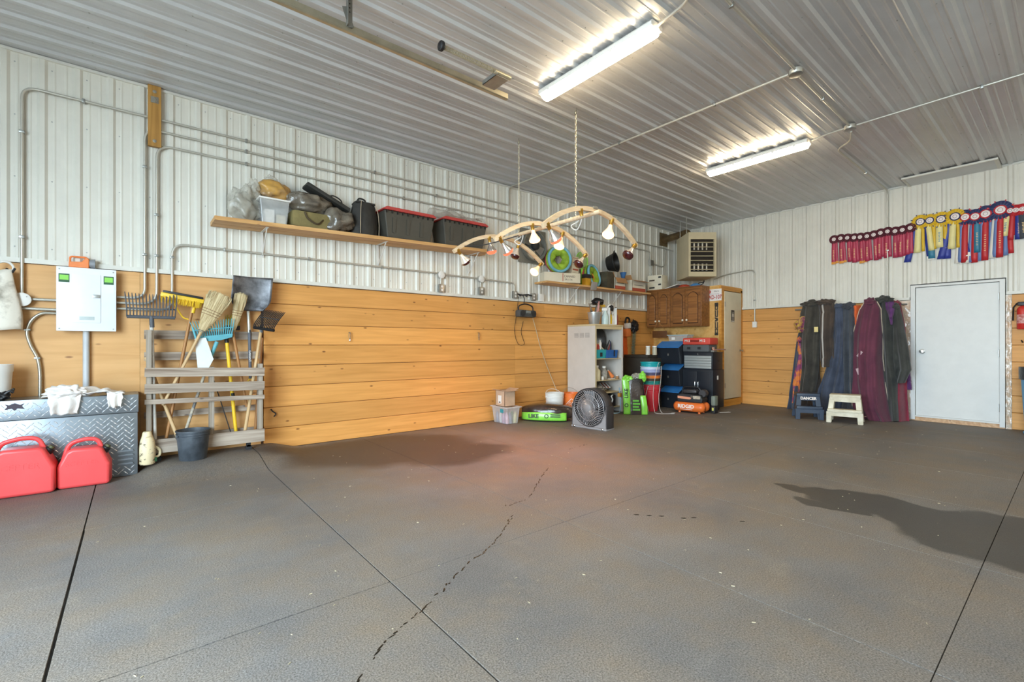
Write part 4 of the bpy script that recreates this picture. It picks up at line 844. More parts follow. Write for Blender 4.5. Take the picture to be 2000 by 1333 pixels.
B().tube([Vector((-.0, -.05, pc.z-Z2-.04))+Vector(p) for p in ((-.03, 0, 0), (-.02, 0, .035), (.0, 0, .06))], .012, 6).obj('lip_handle', 'black_rubber', t)
t = thing('blue_scoop', 'blue plastic scoop sticking out of a carton', 'scoop', (7.35, 5.6, Z2)); B().lathe([(.02, .22), (.065, .36), (.058, .36), (.015, .225)], 14, cap1=False).cyl((0, 0, .0), (0, 0, .23), .016, 8).obj('scoop', mat('scoop_blue', '#3f72ad', .45), t)
# ================================================================ EXHAUST FAN, HEATER, CLOSET, CABINETS
t = thing('wall_fan', 'grey square shuttered exhaust fan on the wall behind the heat lamps', 'fan', (5.1, LW-.022, 2.80)); M_fg = mat('fan_grey', '#86847a', .5, .3, var=.15)
B().box(-.3, .3, -.02, 0, -.28, .28, c=.004).obj('plate', M_fg, t); B().at(rot(PI/2)).lathe([(.245, .02), (.25, .1), (.235, .1), (.225, .02)], 32, cap0=False, cap1=False).obj('shroud', M_fg, t)
B().at(T(0, -.07, 0) @ rot(PI/2)).lathe([(.07, 0), (.07, .05), (.05, .06)], 18).obj('motor', M_dk, t)
for k in range(4): B().at(T(0, -.055, 0) @ rot(0, k*PI/2+.4, 0)).hexa([(-.04, -.012, .05), (.04, .012, .05), (.04, .016, .05), (-.04, -.008, .05), (-.07, -.02, .215), (.07, .02, .215), (.07, .024, .215), (-.07, -.016, .215)]).obj('blade', M_galv, t, smooth=None)
# heater hung in the corner
M_ht = mat('heater_beige', '#cbbd9c', .45, var=.05); hc = Vector((8.51, 4.633, 2.494))
t = thing('unit_heater', 'beige gas unit heater hung from the ceiling in the corner', 'heater', hc, math.radians(-39.2))
# local: front faces -y
Wd, Dp, Hh = .535, .6, .85
B().box(-Wd/2, Wd/2, .0, Dp, 0, Hh, c=.006).at(T()).obj('casing', M_ht, t)
for a in ((-Wd/2, Wd/2, Hh-.13, Hh), (-Wd/2, Wd/2, 0, .09), (-Wd/2, -Wd/2+.04, .0905, Hh-.1305), (Wd/2-.04, Wd/2, .0905, Hh-.1305)): B().box(a[0], a[1], -.05, -.001, a[2], a[3]).obj('front_frame', M_ht, t, smooth=None)
B().box(-Wd/2+.04, Wd/2-.04, -.003, -.001, .09, Hh-.13).obj('dark_opening', mat('heater_dark', '#2b241d', .8), t, smooth=None)
for k in range(7):
    z = .14+k*.087; o = B().box(-Wd/2+.042, Wd/2-.042, -.03, .012, -.003, .003).obj('louver', M_ht, t, smooth=None); o.location = (0, -.03, z); o.rotation_euler = (.5, 0, 0)
for k in range(4):
    for z0 in (.52, .12): B().cyl((-.14+.08*k, .004, z0), (-.14+.08*k, .004, z0+.13), .02, 10).obj('heat_tube', mat('bright_tube', '#b9b2a5', .35, .6), t)
for x, y in ((-.25, .1), (.25, .1), (-.25, .45), (.25, .45)): B().cyl((x, y, Hh), (x, y, CZ-hc.z-.02), .005, 6).obj('hanger_rod', M_galv, t)
M_flue = mat('flue_tin', '#8a7454', .4, .7, var=.3)
fp = thing('flue_pipe', 'rusty flue pipe running from the heater to the left wall', 'pipe', (8.93, LW-.022, 3.46)); B().tube(bend([(0, 0, 0), (-.04, -.52, .03), (-.1, -.62, .03), (-.1, -.62, -.11)], .05), .075, 16).obj('pipe', M_flue, fp); B().box(-.14, .14, -.012, 0, -.14, .14).obj('wall_thimble', M_flue, fp, smooth=None)
# closet in the corner
M_cl = wood('closet_ply', '#e3b56e', '#d09c52', ring=7., sx=.6); M_cf = wood('closet_frame', '#d69a45', '#bd7f2e', knots=False)
cX, cY, cH = 8.6, 4.3, 2.29
t = thing('corner_closet', 'timber toilet closet built into the corner with a cream door', 'closet', (cX, cY, 0))
B().box(0, .02, .03, LW-cY, .0, cH).obj('side_wall', M_cl, t, smooth=None); B().box(.0, BW-cX, .0, LW-cY, cH+.001, cH+.02).obj('roof', M_cl, t, smooth=None)
B().box(-.004, .10, -.02, .028, 0, cH).obj('corner_post', M_cf, t, smooth=None); B().box(BW-cX-.075, BW-cX-.004, -.02, .028, .02, cH-.04).obj('post', M_cf, t, smooth=None)
B().box(.101, BW-cX-.004, -.02, .028, cH-.075, cH).obj('head_rail', M_cf, t, smooth=None); B().box(.101, BW-cX-.076, -.02, .028, .0, .13).obj('sill', M_cf, t, smooth=None)
M_cr = mat('cream_door', '#d8cdb2', .5, var=.04)
dr = B().box(.105, BW-cX-.08, -.03, .01, .145, cH-.09, c=.003).obj('door', M_cr, t)
B().at(T(BW-cX-.13, -.03, 1.065) @ rot(PI/2)).lathe([(.026, 0), (.026, .006), (.012, .012), (.012, .035), (.026, .045), (.026, .062), (.001, .066)], 16).obj('knob', M_chrome, dr)
for z in (1.95, .4): B().box(.1, .122, -.036, -.03, z-.045, z+.045).obj('hinge', M_galv, dr, smooth=None)
sg = thing('toilet_sign', 'black and white toilet sign on the cream closet door', 'sign', (cX+.42, cY-.031, 1.72)); B().box(-.062, .062, -.003, 0, -.1, .13).obj('plate', M_dk, sg, smooth=None); M_sg = mat('sign_silver', '#c9c6bd', .5, var=0)
B().at(T(0, -.0035, .085) @ rot(PI/2)).lathe([(.015, 0), (.015, .001)], 12).obj('figure_head', M_sg, sg); B().prism([(-.03, .065), (.03, .065), (.035, .0), (.02, .0), (.016, .05), (.016, -.06), (.003, -.06), (.003, .0), (-.003, .0), (-.003, -.06), (-.016, -.06), (-.016, .05), (-.02, 0), (-.035, 0)], -.0045, -.0035, 'y').obj('figure', M_sg, sg, smooth=None)
B().box(-.055, .055, -.0045, -.0035, -.095, -.072).obj('caption_bar', M_sg, sg, smooth=None)
# licence plate and vertical sign on the closet side
lp = thing('licence_plate', 'white licence plate with red print on the closet side', 'licence plate', (cX-.002, 4.43, 2.13), -PI/2); M_pl = mat('plate_white', '#ece8e4', .4, var=.03)
B().box(-.152, .152, -.003, 0, -.112, .112, c=.001).obj('plate', M_pl, lp); M_pr = mat('plate_red', '#b3453f', .5, var=0)
text('KAD-107', .105, 'plate_number', M_pr, lp, T(0, -.0035, -.045) @ FY, .0008, bold=.0025, sx=.74); text('Wild Rose Country', .026, 'plate_motto', mat('plate_mauve', '#8d7a92', .5, var=0), lp, T(0, -.0035, .02) @ FY, .0004); text('Alberta', .034, 'plate_word', mat('plate_ink', '#5a4a48', .5, var=0), lp, T(.05, -.0035, .07) @ FY, .0004)
B().at(T(-.09, -.0032, .065) @ rot(PI/2)).lathe([(.035, 0), (.035, .0006)], 14, sx=1.1).obj('rose', mat('rose_red', '#c76a62', .5, var=.2), lp)
vsn = thing('letter_sign', 'black vertical letter sign hanging below the licence plate', 'sign', (cX-.002, 4.375, 1.36), -PI/2)
ht_ = .62; cells = ((0, .035), (.035, .12), (.125, .25), (.255, .345), (.35, .475), (.485, .56), (.56, ht_)); M_sgk = mat('sign_black', '#3b3630', .6, var=.1)
B().box(-.03, .03, -.006, -.0035, .0, ht_).obj('backing', mat('sign_tan', '#b99868', .6), vsn, smooth=None)
for k, (a, b_) in enumerate(cells):
    if k in (0, 6): B().box(-.034, .034, -.012, -.0065, a, b_).obj('end_block', M_sgk, vsn, smooth=None)
    elif k == 3: B().prism([(-.03, a), (.03, (a+b_)/2-.02), (.03, (a+b_)/2+.02), (-.03, b_), (-.03, b_-.03), (-.005, (a+b_)/2), (-.03, a+.03)], -.012, -.0065, 'y').obj('letter_a', M_sgk, vsn, smooth=None)
    elif k in (2, 4): B().box(-.03, -.014, -.012, -.0065, a, b_).box(-.0141, .03, -.012, -.0065, a, a+.018).box(.014, .03, -.012, -.0065, a+.019, b_).obj('letter_u', M_sgk, vsn, smooth=None)
    else: B().box(-.03, .03, -.012, -.0065, a, a+.016).box(-.03, .03, -.012, -.0065, b_-.016, b_).box(-.03, -.016, -.012, -.0065, a, b_).box(.016, .03, -.012, -.0065, a, b_).obj('letter_o', M_sgk, vsn, smooth=None)
# wall cabinets on the closet side, facing -x
M_oak = wood('stained_oak', '#9c6632', '#744820', knots=False, ring=16., coat=.15); M_groove_shade = mat('groove_shade', '#4a2a12', .6, var=.1); M_knob = mat('ivory_knob', '#efe6cf', .35, var=0)
def cabinet(y0, y1, lb):
    t = thing('wall_cabinet', lb, 'cabinet', (8.598, y1, 1.535), -PI/2, 'oak wall cabinets'); w = y1-y0; h = .75; dp = .3
    B().box(0, w, -dp, 0, 0, h, c=.003).obj('case', M_oak, t); B().box(-.0, w, -dp-.012, 0, h+.001, h+.02).obj('crown', M_oak, t, smooth=None)
    for k in range(2):
        x0 = .018+k*(w/2-.005); x1 = x0+w/2-.03; m_ = (x0+x1)/2
        s = B()
        d_ = B().box(x0, x1, -dp-.02, -dp-.001, .015, h-.03).obj('cabinet_door', M_oak, t, bevel=.004)
        a0, a1 = x0+.05, x1-.05; n = 9
        arch = [(a0, .07), (a1, .07), (a1, h-.17)] + [(a1+(a0-a1)*i/n, h-.17+.07*math.sin(PI*i/n)**.8) for i in range(1, n)] + [(a0, h-.17)]
        B().prism([(m_+(a-m_)*1.10, .36+(b-.36)*1.055) for a, b in arch], -dp-.0215, -dp-.0202, 'y').obj('panel_groove_shade', M_groove_shade, d_, smooth=None)  # flat dark outline round the raised panel, groove shade painted in its colour
        B().prism(arch, -dp-.034, -dp-.0216, 'y').obj('raised_panel', M_oak, d_, bevel=.011)
        kx = x1-.03 if k == 0 else x0+.03
        B().at(T(kx, -dp-.02, .12) @ rot(PI/2)).lathe([(.009, 0), (.009, .012), (.019, .018), (.019, .028), (.001, .033)], 12).obj('knob', M_knob, d_)
    return t
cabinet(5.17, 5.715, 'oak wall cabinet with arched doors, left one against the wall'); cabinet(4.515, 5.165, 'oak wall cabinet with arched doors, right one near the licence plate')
t = thing('hanging_plaque', 'dark wooden plaque hung by a cord from a cabinet knob', 'plaque', (8.598-.345, 5.38, 1.43), -PI/2); B().box(-.165, .165, -.012, 0, -.11, .03, c=.004).obj('board', wood('dark_plaque', '#6b4220', '#4c2c14', knots=False), t); B().tube([(-.14, -.006, .03), (-.035, -.006, .225), (.14, -.006, .03)], .004, 5).obj('cord', mat('twine2', '#a87b4a', .8, var=0), t)
# things on the cabinets
ZC = 1.535+.75+.022
for k in range(2):
    t = thing('paper_carton', ('lower' if k == 0 else 'upper')+' white copy-paper carton stacked on the left cabinet', 'box', (8.42, 5.545, ZC+.15*k+.0005*k), -PI/2+.1, 'copy paper cartons'); B().box(-.16, .16, -.12, .12, 0, .149, c=.003).obj('carton', M_card, t); B().box(-.12, .0, -.1215, -.1205, .03, .06).obj('print', M_dk if k == 0 else M_ink, t, smooth=None); B().box(.08, .14, -.1215, -.1205, .085, .12).obj('print', M_dk, t, smooth=None)
t = thing('paper_sheets', 'white papers lying tilted on the cabinet top', 'paper', (8.42, 5.13, ZC+.002), -PI/2, ry=0); o = B().box(-.17, .12, -.12, .12, 0, .012).obj('papers', M_white, t, smooth=None); o.rotation_euler = (0, -.22, 0); o.location = (0, 0, .03)
def disc(lb, y, m, r):
    t = thing('flying_disc', lb, 'disc', (8.42, y, ZC+.001)); B().lathe([(r, 0), (r, .015), (r*.9, .035), (r*.5, .055), (.001, .06)], 24).obj('disc', m, t); B().tube([(r*math.cos(a), r*math.sin(a), .008) for a in [2*PI*i/24 for i in range(24)]], .008, 6, closed=True).obj('rim', m, t)
disc('red flying disc on top of the right cabinet', 4.94, mat('disc_red', '#b3442f', .4), .11); disc('blue flying disc on top of the right cabinet', 4.70, mat('disc_blue', '#4a86bd', .4), .1)
t = thing('dark_cords', 'tangle of dark cords on the cabinet top below the heater', 'cord', (8.40, 4.60, ZC+.008)); B().tube(curve([(0, .12, .01), (.05, .06, .03), (-.05, 0, .04), (.04, -.05, .06), (-.02, -.09, .08), (0, -.06, .03), (.04, .02, .01)], 6), .009, 6).obj('cord', M_black, t)
# ================================================================ ALONG THE BOARDS: FLOOR THINGS
def rimtub(t, x, y, z, w, d_, h, k, m, rimm):
    s = B(); e = .004
    s.hexa([(-w/2*k, -d_/2*k, 0), (w/2*k, -d_/2*k, 0), (w/2*k, d_/2*k, 0), (-w/2*k, d_/2*k, 0), (-w/2, -d_/2, h), (w/2, -d_/2, h), (w/2, d_/2, h), (-w/2, d_/2, h)])
    return s.obj('tub', m, t, smooth=None, bevel=.012)
t = thing('clear_bin', 'clear plastic bin full of bottles on the floor against the boards', 'bin', (4.36, 5.49, .001)); rimtub(t, 0, 0, 0, .25, .38, .245, .84, M_cltote, M_white)
for a in ((-.145, -.118, -.21, .21), (.118, .145, -.21, .21), (-.1175, .1175, -.21, -.183), (-.1175, .1175, .183, .21)): B().box(a[0], a[1], a[2], a[3], .24, .256, c=.004).obj('rim_side', M_cltote, t)
B().at(T(-.122, -.05, .19)).box(-.003, .0, -.045, .03, -.025, .03).obj('label', mat('teal_label', '#2f8d97', .5), t)
cols = ['#c9a2b6', '#8d8fa6', '#d8cf9a', '#b58fae', '#d9776f', '#8fb07e', '#cfcfd2', '#9a7f9f', '#e0c7a0', '#6f7890', '#d1a08a', '#b7b7c4']; rr = random.Random(4)
for k, c in enumerate(cols):
    bt_ = B().lathe([(.026, 0), (.028, .01), (.028, .12), (.012, .15), (.012, .165)], 12).obj('bottle', mat('bottle_%d' % k, c, .4, var=.2), t); bt_.location = (-.06+.06*(k % 3)+rr.uniform(-.01, .01), -.12+.08*(k//3), .006); bt_.rotation_euler = (rr.uniform(-.12, .12), rr.uniform(-.12, .12), 0)
t = thing('cardboard_box', 'small open cardboard box standing on the clear bin', 'box', (4.36, 5.50, .2575)); w, d_, h, k = .2, .22, .23, .005
B().box(-w/2, w/2, -d_/2, -d_/2+k, 0, h).box(-w/2, w/2, d_/2-k, d_/2, 0, h).box(-w/2, -w/2+k, -d_/2, d_/2, 0, h).box(w/2-k, w/2, -d_/2, d_/2, 0, h).box(-w/2, w/2, -d_/2, d_/2, 0, k).obj('carton', mat('grey_kraft', '#c3a58a', .75), t, smooth=None)
for (x, y, r_, sx, sy) in ((-w/2, 0, (0, -1.25, 0), .0, d_), (w/2, 0, (0, 1.2, 0), 0, d_), (0, -d_/2, (1.5, 0, 0), w, 0)):
    o = B().box(-max(sx/2, .002), max(sx/2, .002), -max(sy/2, .002), max(sy/2, .002), 0, .075).obj('flap', 'grey_kraft', t, smooth=None); o.location = (x, y, h); o.rotation_euler = r_
B().box(-w/2-.001, -w/2, -.03, .05, .04, .16).obj('paper_label', M_white, t, smooth=None); B().box(-w/2-.0016, -w/2-.001, -.01, .03, .05, .066).obj('label_print', M_ink, t, smooth=None)
# shavings bag lying down
M_bag = mat('dark_bag_film', '#4a3c34', .22, var=.6, vs=5, col2='#1c1714', bump=.5, bs=11, coat=.4); M_lime = mat('lime_bag_print', '#8fe050', .3, var=.15, vs=5, bump=.25, bs=9, coat=.3); M_bagk = mat('bag_black_print', '#1d2a12', .4, var=0)
t = thing('bedding_bag', 'plastic bedding bag with lime green side lying on the floor', 'bag', (5.03, 5.27, .002), math.radians(-50), 'lime and black bedding bags')
def pill(u, v, L_=.84, Wd_=.42, H=.265, o=0.):
    a = 2*PI*u; s_ = math.sin(PI*(.04+.92*v))**.42; x = (v-.5)*L_*(1-.04*abs(math.cos(a)))
    k = 1+.05*noise.noise(Vector((v*5, u*6, 2)))
    z = H/2+H/2*math.copysign(abs(math.sin(a))**.75, math.sin(a))*s_*k; y = Wd_/2*math.copysign(abs(math.cos(a))**.7, math.cos(a))*s_*k
    return (x, y, max(0, z))
B().sheet(lambda u, v: pill(u, v), 40, 34, True).obj('bag', M_bag, t, smooth=70)
def band2(u, v):
    x = (-.40+.70*v); s_ = math.sin(PI*(.04+.92*(x/.84+.5)))**.42; zz = .02+.125*u
    return (x, -.215*s_-.006+.03*(u-.4)**2*1.4, zz*(.75+.25*s_))
B().sheet(band2, 8, 24).obj('lime_side', M_lime, t, smooth=70, solid=.003)
text('LIKE', .085, 'bag_print', M_bagk, t, T(-.2, -.224, .085) @ FY, .0012, bold=.002); text('O', .085, 'bag_print', M_bagk, t, T(.0, -.225, .085) @ FY, .0012, bold=.002)
for k in range(2): B().box(.06, .21, -.2275, -.222, .075+.03*k, .09+.03*k).obj('print_line', M_bagk, t, smooth=None)
B().sheet(lambda u, v: (.36+.16*v, -.10+.2*u, .085-.03*v+.012*math.sin(u*9)), 12, 6).obj('sealed_end', mat('tan_film', '#b59a80', .3, coat=.3), t, smooth=60, solid=.003)
# pails
M_or2 = mat('bucket_orange', '#ef7d35', .42, var=.08)
bucket('pail', (5.40, 5.50, .001), .132, .152, .385, M_white, 'white plastic pail on the floor beside the orange pail', M_white, ribs=(.93, .86, .79), bail_ang=.75, hook=-.3)
t = bucket('pail', (5.715, 5.42, .001), .128, .152, .37, M_or2, 'orange plastic pail with white diamond logo, behind the black fan', M_galv, ribs=(.93, .86), bail_ang=.95, hook=-.3)
M_lw = mat('logo_white', '#f3e6dc', .5, var=0)
def pail_print(t, ang, r0, r1, h, x0, x1, z0, z1, m, rotd=PI/4, zc=.17, name='logo_bar'):
    """flat print bent to the pail's wall"""
    def f(u, v):
        a = x0+(x1-x0)*u; b_ = z0+(z1-z0)*v; p = a*math.cos(rotd)-b_*math.sin(rotd); q = a*math.sin(rotd)+b_*math.cos(rotd); z = zc+q; r = r0+(r1-r0)*z/h+.0015
        return (r*math.cos(ang+p/r), r*math.sin(ang+p/r), z)
    B().sheet(f, 8, 8).obj(name, m, t, smooth=60)
AN = math.radians(-118)
for k, (a, b_, c, d_) in enumerate(((-.085, .085, .078, .085), (-.085, .085, -.085, -.078), (-.085, -.078, -.078, .078), (.078, .085, -.078, .078))): pail_print(t, AN, .128, .152, .37, a, b_, c, d_, M_lw)
def pail_text(t, s_, size, ang, zc, rotd, off):
    o = text(s_, size, 'logo_text', M_lw, t, Matrix(), .0)
    for v in o.data.vertices:
        a, b_ = v.co.x, v.co.y+off; p = a*math.cos(rotd)-b_*math.sin(rotd); q = a*math.sin(rotd)+b_*math.cos(rotd); z = zc+q; r = .128+(.152-.128)*z/.37+.0018; v.co = (r*math.cos(ang+p/r), r*math.sin(ang+p/r), z)
pail_text(t, 'THE', .035, AN, .17, PI/4, .055); pail_text(t, 'HOME', .058, AN, .17, PI/4, .012); pail_text(t, 'DEPOT', .05, AN, .17, PI/4, -.045)
# floor fan
M_fk = mat('fan_charcoal', '#3d3a3b', .4, var=.1); M_fgr = mat('fan_base_grey', '#8d8b8c', .45, var=.08)
t = thing('floor_fan', 'black high-velocity floor fan with round wire grille', 'fan', (5.03, 4.365, .001), math.radians(-84))
R = .245; cz = .295
B().prism([(-.285, .03), (.285, .03), (.285, .30)] + [(.262*math.cos(a), cz+.262*math.sin(a)) for a in [PI*(-.02-i*.96/20) for i in range(21)]] + [(-.285, .30)], -.085, -.07, 'y').obj('base_front', M_fgr, t, smooth=None)
B().sheet(lambda u, v: ((.275)*math.cos(2*PI*u), -.085+.17*v, cz+.265*math.sin(2*PI*u)), 48, 3, True).obj('drum', M_fk, t, smooth=60, solid=.012)
for sx in (-1, 1): B().box(sx*.285-.012, sx*.285+.012, -.085, .085, .02, .33, c=.005).obj('side_arm', M_fk, t)
B().box(-.297, .297, -.1, .1, .0, .028, c=.006).obj('foot', M_fgr, t)
for sx in (-.24, .24): B().at(T(sx, -.1, .016) @ rot(PI/2)).lathe([(.014, 0), (.014, .01), (.005, .016)], 10).obj('bolt', M_chrome, t)
def wires(y, n, r0, r1, tw):
    for k in range(n):
        a = 2*PI*k/n; P = [(r*math.cos(a+tw*(r-r0)/(r1-r0)), y-.025*(1-(r/r1)**2), cz+r*math.sin(a+tw*(r-r0)/(r1-r0))) for r in [r0+(r1-r0)*i/6 for i in range(7)]]
        yield P
M_wire = mat('grille_wire', '#a3a0a0', .35, .3, var=0)
wm = None
for k, P in enumerate(wires(-.09, 44, .045, .25, .55)): B().tube(P, .0036, 4).obj('grille_wire', M_wire, t, smooth=60)
for r in (.11, .18, .25): B().tube([(r*math.cos(a), -.09-.025*(1-(r/.25)**2), cz+r*math.sin(a)) for a in [2*PI*i/40 for i in range(40)]], .003, 5, closed=True).obj('grille_ring', M_wire, t)
B().at(T(0, -.113, cz) @ rot(PI/2)).lathe([(.05, -.006), (.05, .004), (.044, .008)], 22).obj('hub_badge', M_fgr, t); B().at(T(0, -.05, cz) @ rot(PI/2)).lathe([(.05, -.05), (.05, .03), (.03, .04)], 18).obj('motor', M_fk, t)
for k in range(5): B().at(T(0, -.03, cz) @ rot(0, 2*PI*k/5, 0)).hexa([(-.05, -.02, .045), (.03, .02, .045), (.03, .024, .045), (-.05, -.016, .045), (-.11, -.03, .225), (.04, .03, .225), (.04, .034, .225), (-.11, -.026, .225)]).obj('blade', mat('fan_blade', '#57565a', .4), t, smooth=None)
B().at(T(0, .06, cz) @ rot(PI/2)).lathe([(.262, 0), (.262, .006)], 40).obj('rear_guard', M_dk, t)
# ---------------------------------------------------------------- grey locker with shelves
M_lock = mat('locker_grey', '#cdc6bd', .45, var=.04); M_lockt = mat('locker_tan', '#cdb98f', .45, var=.05)
LKX, LKY, LKH = 5.95, 5.107, 1.525; LWd, LDp = .75, .625
lk = thing('metal_locker', 'grey metal locker without doors, standing on the floor by the boards', 'locker', (LKX, LKY, 0))
B().box(0, .012, 0, LDp, 0, LKH-.03).obj('side_panel', M_lock, lk, smooth=None); B().box(LWd-.012, LWd, 0, LDp, 0, LKH-.03).obj('side_panel', M_lock, lk, smooth=None); B().box(.0125, LWd-.0125, LDp-.012, LDp, 0, LKH-.031).obj('back_panel', M_lockt, lk, smooth=None)
B().box(-.004, LWd+.004, -.004, LDp, LKH-.029, LKH, c=.003).obj('top', M_lockt, lk); B().box(.0125, .04, .0, .015, .0, LKH-.031).obj('front_stile', M_lockt, lk, smooth=None); B().box(LWd-.04, LWd-.0125, .0, .015, .0, LKH-.031).obj('front_stile', M_lock, lk, smooth=None)
B().box(.0405, LWd-.0405, .0, .015, LKH-.08, LKH-.031).obj('front_rail', M_lockt, lk, smooth=None)
SHZ = (.10, .36, .575, .945)
for z in SHZ: B().box(.0125, LWd-.0125, .017, LDp-.013, z-.012, z).obj('shelf', M_lockt, lk, smooth=None)
for k in range(3):
    g = B().box(-.0012, -.0002, .12+.125*k, .215+.125*k, 1.30, 1.38).obj('vent_panel', mat('vent_grey', '#a59f98', .6), lk, smooth=None)
    for q in range(5): B().box(-.0035, -.0013, .125+.125*k, .21+.125*k, 1.305+.015*q, 1.311+.015*q).obj('vent_slot', M_lock, g, smooth=None)
def inl(x, y, k): return (LKX+x, LKY+y, SHZ[k]+.001)
M_teal2 = mat('bin_teal', '#2f9fa6', .45, var=.08); M_blue2 = mat('bin_blue', '#2b62a8', .42, var=.1)
t = thing('small_bin', 'teal plastic bin of bottles on the upper locker shelf', 'bin', inl(.20, .13, 3)); B().taper(-.13, .13, -.1, .1, 0, .15, .94).obj('bin', M_teal2, t, smooth=None, bevel=.006); B().box(-.03, .03, -.1, -.096, .03, .1).obj('label_slot', M_dk, t, smooth=None)
for k, (x, c, h) in enumerate(((-.09, '#ddd6cc', .1), (-.03, '#d8563c', .13), (.03, '#b33a2e', .09), (.085, '#efe9e2', .16))): o = B().lathe([(.026, 0), (.026, h*.7), (.014, h*.85), (.014, h)], 12).obj('bottle', mat('shelf_bottle_%d' % k, c, .4), t); o.location = (x, 0, .151)
t = thing('tool_caddy', 'blue plastic caddy of hand tools on the upper locker shelf', 'caddy', inl(.50, .14, 3)); B().taper(-.16, .15, -.11, .11, 0, .145, .92).obj('caddy', M_blue2, t, smooth=None, bevel=.01); B().box(.03, .06, -.113, -.108, .03, .14).obj('divider_slot', M_dk, t, smooth=None)
for k, (x, c, ln, a) in enumerate(((-.12, '#e6d3a8', .2, -.9), (-.05, '#2e2d30', .24, .7), (.02, '#8d3b32', .22, .9), (.09, '#27364a', .2, -.6), (-.02, '#4c4b45', .2, 1.0))): o = B().cyl((0, 0, -.02), (0, 0, ln-.03), .013, 8, .009).obj('tool_handle', mat('tool_h%d' % k, c, .5), t); o.location = (x, .0, .15); o.rotation_euler = (0, a, .2*k)
t = thing('mixing_bowl', 'large dull steel bowl standing on edge at the top of the locker', 'bowl', inl(.37, .40, 3)); B().at(T(0, 0, .3) @ rot(PI/2)).lathe([(.28, 0.1), (.26, .02), (.18, -.06), (.001, -.09), (.001, -.085), (.175, -.05), (.25, .03), (.27, .1)], 30, cap0=False, cap1=False).obj('bowl', mat('dull_steel', '#8d8a86', .3, .8, var=.2), t)
B().box(-.15, .15, .0, .03, 0, .08).obj('stand', M_dk, t, smooth=None)
def jar(name, loc, r, h, m, lb, capm=None, cat='bottle', neck=.5):
    t = thing(name, lb, cat, loc, group='bottles in and on the locker'); B().lathe([(r*.95, 0), (r, .008), (r, h*.62), (r*neck, h*.8), (r*neck, h*.86)], 16).obj('body', m, t); B().lathe([(r*neck*1.1, h*.861), (r*neck*1.1, h)], 12).obj('cap', capm or M_white, t); return t
jar('jug_bottle', inl(.17, .12, 2), .075, .25, mat('cream_bottle', '#d8cba6', .45, var=.12), 'cream jug with green print on the middle locker shelf'); jar('jar_bottle', inl(.40, .14, 2), .06, .23, mat('grey_label_bottle', '#bdb7ac', .45, var=.5, vs=12, col2='#5b544c'), 'white bottle with dark label on the middle locker shelf')
jar('tall_bottle', inl(.09, .33, 2), .05, .33, mat('dark_bottle', '#5a5148', .45, var=.3), 'tall dark bottle at the back of the middle locker shelf'); t = thing('orange_tube', 'orange tube lying tilted on the middle locker shelf', 'tube', inl(.54, .12, 2)); B().tube([(-.05, 0, .15), (.06, 0, .04)], [.012, .035], 10).obj('tube', M_or, t); B().tube([(-.06, 0, .16), (-.05, 0, .15)], .008, 8).obj('nozzle', M_white, t); B().box(-.06, .1, -.03, .03, 0, .012).obj('tray', M_white, t, smooth=None)
for k, (x, c, lb) in enumerate(((.27, '#cfc8bd', 'small white jar between the bottles'), (.66, '#a57a4a', 'small brown jar at the right of the middle shelf'))): jar('small_jar', inl(x, .06, 2), .025, .06, mat('jar_%d' % k, c, .5), lb, None, 'jar', .8)
t = thing('rag_pile', 'pile of grey and red rags on the lower locker shelf', 'rags', inl(.3, .2, 1)); B().blob((-.05, 0, .06), (.2, .14, .06), 8, .4, 2.6, flatbase=.95).obj('rags', mat('grey_rags', '#9a948a', .9, var=.4, bump=.3, bs=12), t)
for k in range(5): B().tube([(.05+.04*k, -.1, .07), (.16+.04*k, .08, .13)], .012, 7).obj('rolled_strip', mat('strip_rust', '#9a5f4e', .7) if k % 2 else M_white, t)
t = thing('sprayer', 'white sprayer with dark bottle at the bottom of the locker', 'sprayer', inl(.42, .14, 0)); B().hexa([(-.14, -.09, 0), (.02, -.09, 0), (.02, .09, 0), (-.14, .09, 0), (-.2, -.07, .22), (-.06, -.07, .22), (-.06, .07, .22), (-.2, .07, .22)]).obj('housing', mat('warm_white', '#d5c9b5', .5), t, smooth=None, bevel=.01); B().box(.03, .2, -.08, .08, 0, .2, c=.012).obj('dark_body', M_dk, t); B().tube(curve([(.06, -.085, .05), (.09, -.1, .12), (.06, -.1, .18), (.1, -.09, .2)], 5), .012, 6).obj('hose', M_white, t)
t = thing('water_hose', 'pale blue thin hose curling from the locker onto the mats', 'hose', (LKX+.55, LKY-.03, .012)); B().tube(curve([(.05, .0, .42), (.06, -.02, .25), (.05, -.03, .12), (0, -.06, .02), (-.1, -.08, 0), (-.24, -.02, 0)], 6), .009, 7).obj('hose', mat('hose_blue', '#9fc3d6', .4), t); B().box(.03, .09, -.03, .02, .26, .33, c=.01).obj('valve', mat('valve_amber', '#d59a4a', .4), t)
